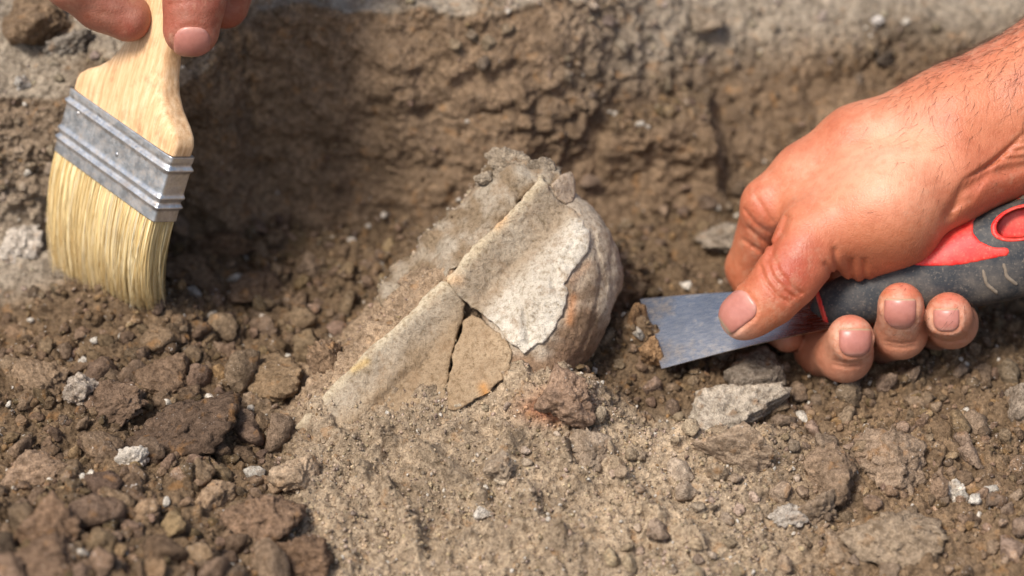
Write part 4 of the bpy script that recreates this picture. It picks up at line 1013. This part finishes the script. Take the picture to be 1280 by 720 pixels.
# which one: by the nearest thing one can find, the side of it, and how near
keyed = {}
for px, py, s, o, colour in small:
    ax, ay, an_ = min(ANC, key=lambda q: math.hypot(q[0] - px, q[1] - py)); dx, dy = px - ax, py - ay
    side = ('right of', 'below and right of', 'below', 'below and left of', 'left of', 'above and left of', 'above', 'above and right of')[int(round(math.atan2(dy, dx) / (math.pi / 4))) % 8]
    keyed.setdefault((an_, side), []).append((math.hypot(dx, dy), s, o, colour))
for (an_, side), L_ in keyed.items():
    L_.sort(key=lambda q: q[0])
    for k_, (_, s, o, colour) in enumerate(L_):
        o['label'] = ' '.join(('small ' + (colour + ' ' if colour else '') + 'soil clod, ' + (ORD[k_] + ' ' if len(L_) > 1 else '') + side + ' the ' + an_).split())
# grit: tens of thousands of crumbs, one mass
def rotm(n):
    q = rng.normal(size=(n, 4)); q /= np.linalg.norm(q, axis=1, keepdims=True); w, x, y, z = q.T
    return np.stack([1-2*(y*y+z*z), 2*(x*y-z*w), 2*(x*z+y*w), 2*(x*y+z*w), 1-2*(x*x+z*z), 2*(y*z-x*w), 2*(x*z-y*w), 2*(y*z+x*w), 1-2*(x*x+y*y)], -1).reshape(n, 3, 3)
wt = (loose * 1.0 + compact * 0.55 + rim * 0.35 + wallz * 0.22) * ((np.abs(X) < 0.235) & (Y > -0.175) & (Y < 0.20))
clus = np.zeros(len(gv)); clus[vis] = np.exp(2.2 * fbm(p * 55 + 77, 3)); wt = wt * clus
def scatter(n, sub, r0, r1, pw, wmul, npro):
    w = wt * wmul; idx = rng.choice(len(gv2), n, p=w / w.sum()); r = r0 * (r1 / r0) ** (rng.random(n) ** pw)
    r = r * (0.55 + 0.45 * np.clip(loose[idx] + rim[idx] * 0.6, 0, 1)) if sub > 1 else r
    return place(gv2[idx], G_N[idx], tone[idx], r, sub, npro)
def place(vb, nb_, tb, r, sub, npro, lift=0.30):
    n = len(r); R = rotm(n); sc = r[:, None] * rng.uniform(0.65, 1.25, (n, 3)); pos = vb + nb_ * (r * lift)[:, None]
    base_c = tb * rng.uniform(0.62, 1.5, n)[:, None] * np.stack([np.ones(n), rng.uniform(0.96, 1.05, n), rng.uniform(0.9, 1.15, n)], -1)
    wi = rng.random(n); base_c[wi < 0.05] = wh * rng.uniform(0.7, 1.05); m = (wi > 0.05) & (wi < 0.07); base_c[m] = oc
    V, Fc, Cc = [], [], []; off = 0; pr = rng.integers(0, npro, n)
    for k in range(npro):
        pv, pf = rock_proto(sub, 500 + 37 * sub + k, 10 + k % 5, 0.18, 0.04); s = np.where(pr == k)[0]
        q = np.einsum('nij,nvj->nvi', R[s], pv[None] * sc[s][:, None]) + pos[s][:, None]
        V.append(q.reshape(-1, 3)); Fc.append((pf[None] + (np.arange(len(s)) * len(pv))[:, None, None] + off).reshape(-1, 3)); off += len(s) * len(pv)
        Cc.append(np.repeat(base_c[s], len(pv), 0))
    return np.concatenate(V), np.concatenate(Fc), np.concatenate(Cc)
parts_ = [scatter(12000, 1, 0.00035, 0.0011, 1.3, 1.0, 8), scatter(8000, 1, 0.00035, 0.0012, 1.5, apron, 8), scatter(4600, 2, 0.0011, 0.0028, 1.7, 0.15 + 0.85 * loose + 0.2 * compact, 8), scatter(420, 3, 0.0026, 0.0050, 1.4, np.clip(loose - 0.2, 0, 1) * (0.4 + (X < -0.05)), 8)]
off = 0; Vs, Fs, Cs = [], [], []
for v, f, c in parts_: Vs.append(v); Fs.append(f + off); Cs.append(c); off += len(v)
grit = link('grit', make_mesh('grit', np.concatenate(Vs), np.concatenate(Fs), True, np.clip(np.concatenate(Cs), 0.01, 0.9)), M_GRIT)
tag(grit, 'fine crumbs and grit strewn over the dug earth', 'grit', kind='stuff')

# soil caked on the bone
def crust(o, n, test, r0, r1, col, sub=1):
    me = o.data; v = np.empty(len(me.vertices) * 3, np.float32); me.vertices.foreach_get('co', v); v = v.reshape(-1, 3) + parent_loc(o.parent)
    nn = np.empty(len(me.vertices) * 3, np.float32); me.vertices.foreach_get('normal', nn); nn = nn.reshape(-1, 3)
    x, y, d = w2px(v); w = test(x, y) * ((nn @ FW) < 0.15); ix = rng.choice(len(v), n, p=w / w.sum()); r = r0 * (r1 / r0) ** (rng.random(n) ** 1.6)
    return place(v[ix], nn[ix], np.tile(col, (n, 1)) * rng.uniform(0.8, 1.2, n)[:, None], r, sub, 8, 0.15)
fr = [o for o in bone.children]
gsoil = lin(150, 128, 100)
spec = [(fr[4], 2600, lambda x, y: 0.15 + np.exp(-((nz2(x, y, 0.05, 21) - 0.3) / 0.25) ** 2), 0.0003, 0.0014, lin(160, 142, 118)),
        (fr[0], 1300, lambda x, y: sstep(28, 70, seg(x, y, CREST) + 20 * nz2(x, y, 0.05, 22)), 0.0003, 0.0013, gsoil),
        (fr[3], 900, lambda x, y: sstep(425, 470, y + 25 * nz2(x, y, 0.05, 23)) + 0.02, 0.0003, 0.0013, gsoil),
        (fr[1], 260, lambda x, y: np.exp(-((seg(x, y, [(600, 380), (690, 290)]) + 8 * nz2(x, y, 0.06, 3)) / 9) ** 2) + 0.02, 0.0002, 0.0007, gsoil),
        (fr[2], 120, lambda x, y: 0.1 + 0 * x, 0.0002, 0.0006, gsoil)]
for o, n, t_, r0, r1, cl_ in spec:
    v, f, c = crust(o, n, t_, r0, r1, cl_); q = part('caked_soil', v, f, M_GRIT, o, True, np.clip(c, 0.01, 0.9)); q['kind'] = 'stuff'
